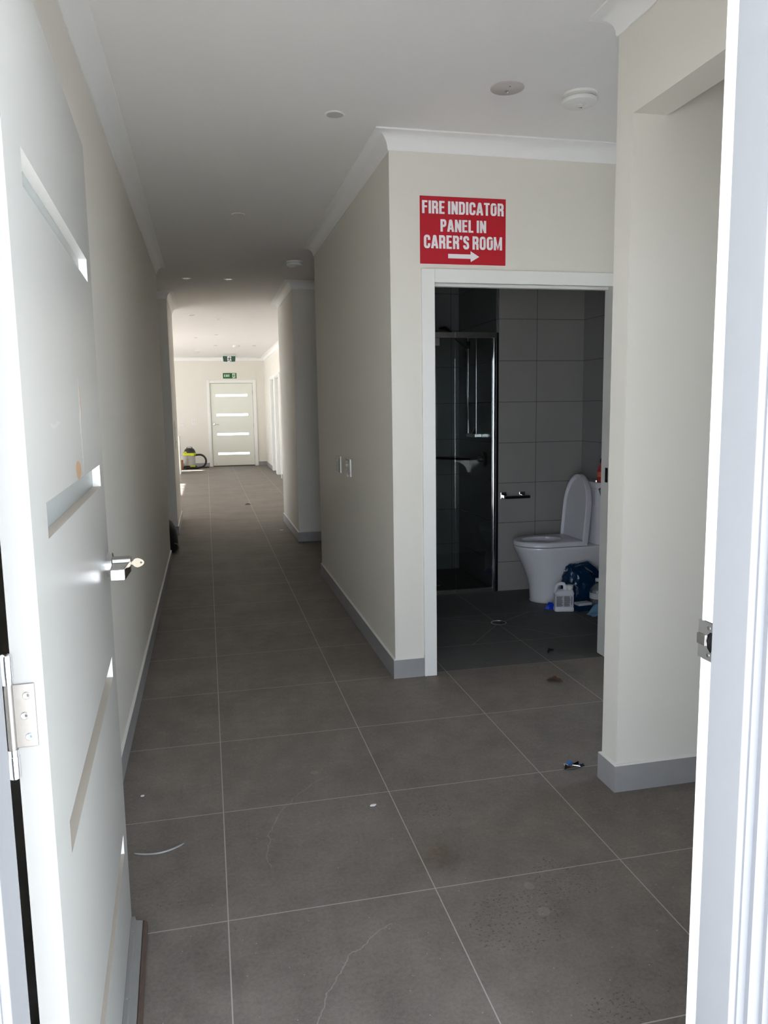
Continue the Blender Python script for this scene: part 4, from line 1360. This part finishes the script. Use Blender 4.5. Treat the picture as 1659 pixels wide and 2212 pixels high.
bagroot = thing('blue_bag', 'dark blue crumpled plastic bag slumped beside the toilet base', 'plastic bag', (2.545, 4.902, 0.0))
from mathutils import noise as mnoise
rs = []
key_r = [(0.10, 0.040, 0.0, 0.0, 0.0), (0.140, 0.052, 0.02, 0.0, 0.0), (0.148, 0.058, 0.09, -0.005, 0.0), (0.140, 0.056, 0.16, -0.015, 0), (0.118, 0.046, 0.215, -0.032, 0.0),
         (0.090, 0.036, 0.255, -0.050, 0.0), (0.060, 0.024, 0.282, -0.066, 0.004), (0.030, 0.012, 0.298, -0.072, 0.006)]
NR = 34
for k in range(NR + 1):
    t = k / NR * (len(key_r) - 1)
    i0 = min(int(t), len(key_r) - 2)
    q = [a + (c - a) * (t - i0) for a, c in zip(key_r[i0], key_r[i0 + 1])]
    ring = []
    for i in range(72):
        a = 2 * PI * i / 72
        p = Vector((math.cos(a) * 2.2, math.sin(a) * 2.2, q[2] * 16))
        d = 1.0 - abs(mnoise.noise(p * 0.9 + Vector((3, 1, 7)))) * 0.42 - abs(mnoise.noise(p * 2.3)) * 0.22 + 0.10
        zz = q[2] + (0.012 * mnoise.noise(p * 1.3 + Vector((9, 0, 0))) if 2 < k else 0.0)
        ring.append((q[3] + q[0] * d * math.cos(a), q[4] + q[1] * d * math.sin(a), max(0.0, zz)))
    rs.append(ring)
MB().rings(rs).build('bag_body', M['bag_blue'], bagroot, smooth=True, ang=25)
MB().tube([(-0.07, -0.01, 0.285), (-0.035, -0.022, 0.300), (0.010, -0.030, 0.303), (0.065, -0.036, 0.262), (0.115, -0.040, 0.195), (0.135, -0.042, 0.13)], [0.008, 0.013, 0.022, 0.020, 0.024, 0.010], 10).build('bag_handle', M['bag_blue'], bagroot, smooth=True)
b = MB()
b.tube([(-0.105, -0.046, 0.150), (-0.095, -0.050, 0.162), (-0.100, -0.050, 0.172), (-0.090, -0.052, 0.166), (-0.072, -0.055, 0.148)], 0.0015, 6)
b.build('white_scrawl', M['label'], bagroot)
b = MB()
b.cur = 0
b.box(-0.065, 0.040, -0.03, 0.03, 0.0, 0.040)
b.cur = 1
b.box(-0.065, 0.040, -0.03, 0.03, 0.0401, 0.058)
wb = b.build('small_carton', [M['bag_blue'], M['label']], None, loc=(2.497, 4.775, 0.0), rot=(0, 0, math.radians(6)), bevel=0.003)
tag(wb, 'small blue and white carton lying behind the white chemical bottle', 'carton')

pb = thing('clear_bottle', 'clear plastic bottle standing on the bathroom floor by the doorway edge', 'bottle', (2.598, 4.785, 0.0))
MB().lathe([(0.048, 0.0), (0.052, 0.006), (0.052, 0.06), (0.049, 0.066), (0.052, 0.072), (0.052, 0.125), (0.046, 0.145), (0.030, 0.165), (0.015, 0.178), (0.014, 0.20)], (0, 0, 0), 'z', 28).build('body', M['clear_plastic'], pb, smooth=True)
MB().lathe([(0.0535, 0.078), (0.0535, 0.118)], (0, 0, 0), 'z', 28, False, False).build('label_band', M['label'], pb, smooth=True)
MB().lathe([(0.017, 0.196), (0.017, 0.216), (0.0001, 0.217)], (0, 0, 0), 'z', 18).build('cap', M['plastic'], pb, smooth=True)

tw = MB()
vs, fs = [], []
for j in range(15):
    for i in range(19):
        u, v_ = i / 18, j / 14
        x = -0.10 + 0.26 * u
        y = -0.10 + 0.17 * v_ * (0.5 + 0.5 * u) + 0.03 * (1 - u)
        z = 0.006 + 0.055 * max(0, math.sin(PI * min(1, u * 1.25))) * (0.3 + 0.7 * v_) + 0.012 * math.sin(u * 11 + v_ * 5) * v_
        vs.append((x, y, max(0.004, z)))
for j in range(14):
    for i in range(18):
        a = j * 19 + i
        fs.append((a, a + 1, a + 20, a + 19))
tw.add(vs, fs)
co = tw.build('cleaning_cloth', M['cloth_blue'], None, loc=(2.560, 4.655, 0), smooth=True)
sol = co.modifiers.new('thick', 'SOLIDIFY')
sol.thickness = 0.004
sol.offset = -1
tag(co, 'pale blue cloth crumpled on the bathroom floor by the clear bottle', 'cloth')

cap = MB()
cap.lathe([(0.034, 0.0), (0.036, 0.006), (0.030, 0.024), (0.018, 0.034), (0.0001, 0.037)], (0, 0, 0), 'z', 9)
cp = cap.build('plastic_scrap', M['blue'], None, loc=(2.287, 4.875, 0), rot=(0, 0, 0.4))
for v in cp.data.vertices:
    v.co.x *= 1 + 0.25 * math.sin(v.co.y * 120)
    v.co.z *= 1 + 0.3 * math.sin(v.co.x * 90 + 1)
tag(cp, 'bright blue crumpled plastic scrap in front of the toilet base', 'plastic scrap')

b = MB()
for k, (cx, cy, r, a) in enumerate(((0.0, 0, 0.022, 0.2), (0.035, 0.008, 0.018, 0.9), (0.018, -0.018, 0.015, -0.3))):
    pts = [(cx + r * math.cos(t) * 1.4, cy + r * math.sin(t) * 0.6, 0.004 + 0.004 * (1 + math.sin(t + a))) for t in [2 * PI * i / 14 for i in range(14)]]
    b.tube(pts, 0.0022, 6, closed=True)
wr = b.build('film_scrap', M['chrome'], None, loc=(2.495, 4.590, 0))
tag(wr, 'twisted clear film scrap on the bathroom floor in front of the pale blue cloth', 'scrap')


def leaf_obj(label, loc, rz, sx, sy, m, curl=0.012):
    b = MB()
    vs, fs = [], []
    for i in range(11):
        u = i / 10
        w = math.sin(PI * u) ** 0.8 * (1 + 0.25 * math.sin(u * 17))
        for j in (-1, -0.5, 0, 0.5, 1):
            vs.append((sx * (u - 0.5), sy * w * j + 0.1 * sy * math.sin(u * 6), 0.003 + curl * abs(j) * w + 0.006 * math.sin(PI * u)))
    for i in range(10):
        for j in range(4):
            a = i * 5 + j
            fs.append((a, a + 1, a + 6, a + 5))
    b.add(vs, fs)
    o = b.build('dry_leaf', m, None, loc=loc, rot=(0, 0, rz), smooth=True)
    sl = o.modifiers.new('thick', 'SOLIDIFY')
    sl.thickness = 0.0012
    return tag(o, label, 'leaf')


leaf_obj('brown dry leaf on the hallway tiles in front of the bathroom doorway', (1.691, 3.535, 0), -0.55, 0.085, 0.020, M['leaf'])
leaf_obj('small dark curled leaf just inside the bathroom doorway', (1.875, 3.985, 0), 0.6, 0.06, 0.010, M['black_cloth'])
leaf_obj('tiny brown leaf far down the hallway between the piers and the exit', (0.555, 11.65, 0), 0.3, 0.09, 0.03, M['leaf'])

# litter in the hallway
b = MB()
pts = [(-0.078 + 0.156 * t, 0.020 * (2 * t - 1) ** 2 * 1.4 - 0.012, 0.003) for t in [i / 14 for i in range(15)]]
b.tube(pts, [0.0015] + [0.0028] * 13 + [0.0012], 8)
ps = b.build('plastic_strip', M['strip'], None, loc=(-0.206, 2.432, 0), rot=(0, 0, math.radians(8)), smooth=True)
tag(ps, 'curved thin translucent plastic strip on the floor by the open door', 'plastic strip')
b = MB().prism([(-0.012, -0.004), (0.004, -0.006), (0.012, 0.002), (0.004, 0.006), (-0.008, 0.004)], 0.0, 0.003)
tag(b.build('paint_chip', M['plastic'], None, loc=(0.522, 2.546, 0)), 'small white paint chip on the middle of the hallway floor', 'paint chip')
b = MB().prism([(-0.006, -0.003), (0.005, -0.004), (0.007, 0.003), (-0.004, 0.004)], 0.0, 0.003)
tag(b.build('paint_chip', M['plastic'], None, loc=(-0.29, 2.825, 0)), 'tiny white chip on the floor beside the left skirting', 'paint chip')
b = MB().prism([(-0.018, -0.008), (0.012, -0.010), (0.020, 0.006), (-0.010, 0.010)], 0.0, 0.004)
tag(b.build('paint_chip', M['plastic'], None, loc=(0.81, 9.04, 0)), 'pale chip on the floor beside the right pier', 'paint chip')
b = MB()
rnd = random.Random(5)
for k in range(7):
    cx, cy = -0.035 + rnd.random() * 0.07, -0.014 + rnd.random() * 0.028
    a, r = rnd.random() * 6.3, 0.010 + rnd.random() * 0.010
    vs = [(cx + r * math.cos(a + t), cy + 0.8 * r * math.sin(a + t), 0.001 + rnd.random() * 0.014) for t in (0, 1.9, 3.4, 4.8)]
    b.cur = k % 3
    b.add(vs, [(0, 1, 2), (0, 2, 3)])
fo = b.build('foil_scrap', [M['chrome'], M['blue_label'], M['black']], None, loc=(1.352, 2.640, 0))
sl = fo.modifiers.new('thick', 'SOLIDIFY')
sl.thickness = 0.001
tag(fo, 'crumpled shiny blue and black foil wrapper against the skirting of the right wall end', 'foil wrapper')

bkp = thing('black_bag', 'black bag on the floor in the dark side passage, half hidden by the left wall', 'bag', (-0.42, 8.03, 0))
blob('bag_body', M['black_cloth'], [(0.07, 0.16, 0.0, 0, 0), (0.088, 0.20, 0.03, 0, 0), (0.090, 0.21, 0.12, 0, 0), (0.085, 0.19, 0.22, -0.005, 0.02), (0.055, 0.13, 0.29, -0.015, 0.04), (0.02, 0.05, 0.315, -0.02, 0.05)],
     None, None, (0, 0, 0), 0, 0.03, 8, 32, bkp)
MB().tube([(0.06, -0.15, 0.10), (0.090, -0.16, 0.09), (0.098, -0.14, 0.06), (0.09, -0.08, 0.012)], 0.005, 8).build('strap', M['satin'], bkp, smooth=True)

# ------------------------------------------------------------------ vacuum cleaner and kitchen bits in the far room
vc = thing('vacuum_cleaner', 'wet and dry vacuum cleaner with steel drum and lime band by the far wall', 'vacuum cleaner', (-0.425, 19.58, 0))
MB().lathe([(0.128, 0.055), (0.130, 0.06), (0.130, 0.155), (0.134, 0.160), (0.130, 0.165), (0.131, 0.235), (0.135, 0.240), (0.131, 0.245), (0.132, 0.325)], (0, 0, 0), 'z', 36).build('drum', M['inox'], vc, smooth=True)
lid = MB().lathe([(0.150, 0.385), (0.142, 0.40), (0.122, 0.455), (0.100, 0.485), (0.060, 0.500), (0.0001, 0.505)], (0, 0, 0), 'z', 32).build('motor_head', M['black'], vc, smooth=True)
b = MB().box(-0.045, 0.045, -0.02, 0.02, 0.500, 0.545)
b.build('switch_knob', M['plastic_shade'], lid, bevel=0.008)
MB().tube([(-0.07, 0, 0.49), (-0.06, 0, 0.520), (0.06, 0, 0.520), (0.07, 0, 0.49)], 0.010, 8).build('carry_handle', M['black'], lid, smooth=True)
bd = MB().lathe([(0.136, 0.322), (0.156, 0.330), (0.160, 0.360), (0.154, 0.386)], (0, 0, 0), 'z', 36).build('lime_band', M['lime'], vc, smooth=True)
MB().box(0.015, 0.105, -0.172, -0.145, 0.318, 0.358).build('latch', M['lime'], bd, bevel=0.004)
MB().lathe([(0.035, 0.0), (0.033, -0.018), (0.0001, -0.02)], (-0.095, -0.125, 0.395), 'y', 20).build('side_cap', M['lime'], bd, smooth=True)
MB().lathe([(0.145, 0.030), (0.150, 0.035), (0.150, 0.060), (0.138, 0.078)], (0, 0, 0), 'z', 32).build('base_tray', M['black'], vc, smooth=True)
MB().box(0.000, 0.125, -0.155, -0.128, 0.050, 0.085).build('lime_plate', M['lime'], vc, bevel=0.003)
for sx, sy in ((-1, -1), (1, -1), (1, 1), (-1, 1)):
    MB().lathe([(0.030, -0.014), (0.033, -0.008), (0.033, 0.008), (0.030, 0.014)], (sx * 0.135, sy * 0.095, 0.033), 'y', 18).build('wheel', M['black'], vc, smooth=True)
hose = [(0.13, -0.03, 0.330), (0.19, -0.04, 0.335)]
for i in range(15):
    a = PI / 2 - (PI * 1.02) * i / 14
    hose.append((0.235 + 0.150 * math.cos(a), -0.05 - 0.10 * (i / 14), 0.185 + 0.152 * math.sin(a)))
for i in range(1, 8):
    hose.append((0.225 - 0.33 * i / 7, -0.16 - 0.08 * i / 7, 0.026))
MB().tube(hose, 0.024, 14).build('hose', M['black'], vc, smooth=True)
b = MB().box(-0.10, 0.12, -0.025, 0.025, 0.0, 0.03)
b.build('floor_nozzle', M['black'], vc, loc=(0.33, 0.10, 0), bevel=0.008)

kc = thing('kitchen_bench', 'white end of a kitchen bench just showing left of the vacuum cleaner', 'bench', (-0.60, 17.9, 0))
MB().box(-1.60, -0.02, 0.0, 0.55, 0.10, 0.84).build('carcass', M['trim'], kc, bevel=0.002)
MB().box(-0.0199, 0.0, -0.01, 0.56, 0.0, 0.842).build('end_panel', M['trim'], kc, bevel=0.002)
MB().box(-1.60, -0.0201, 0.05, 0.55, 0.0, 0.0999).build('kick_board', M['plastic_shade'], kc)
bx = MB().box(-0.10, 0.10, -0.09, 0.09, 0.0, 0.235)
tag(bx.build('brown_box', M['cardboard'], None, loc=(-0.685, 19.35, 0), bevel=0.004), 'brown box on the floor between the bench end and the vacuum cleaner', 'box')
bx = MB().box(-0.10, 0.10, -0.09, 0.09, 0.0, 0.11)
tag(bx.build('white_box', M['plastic'], None, loc=(-0.685, 19.35, 0.236), bevel=0.006), 'white container stacked on the brown box behind the bench end', 'container')
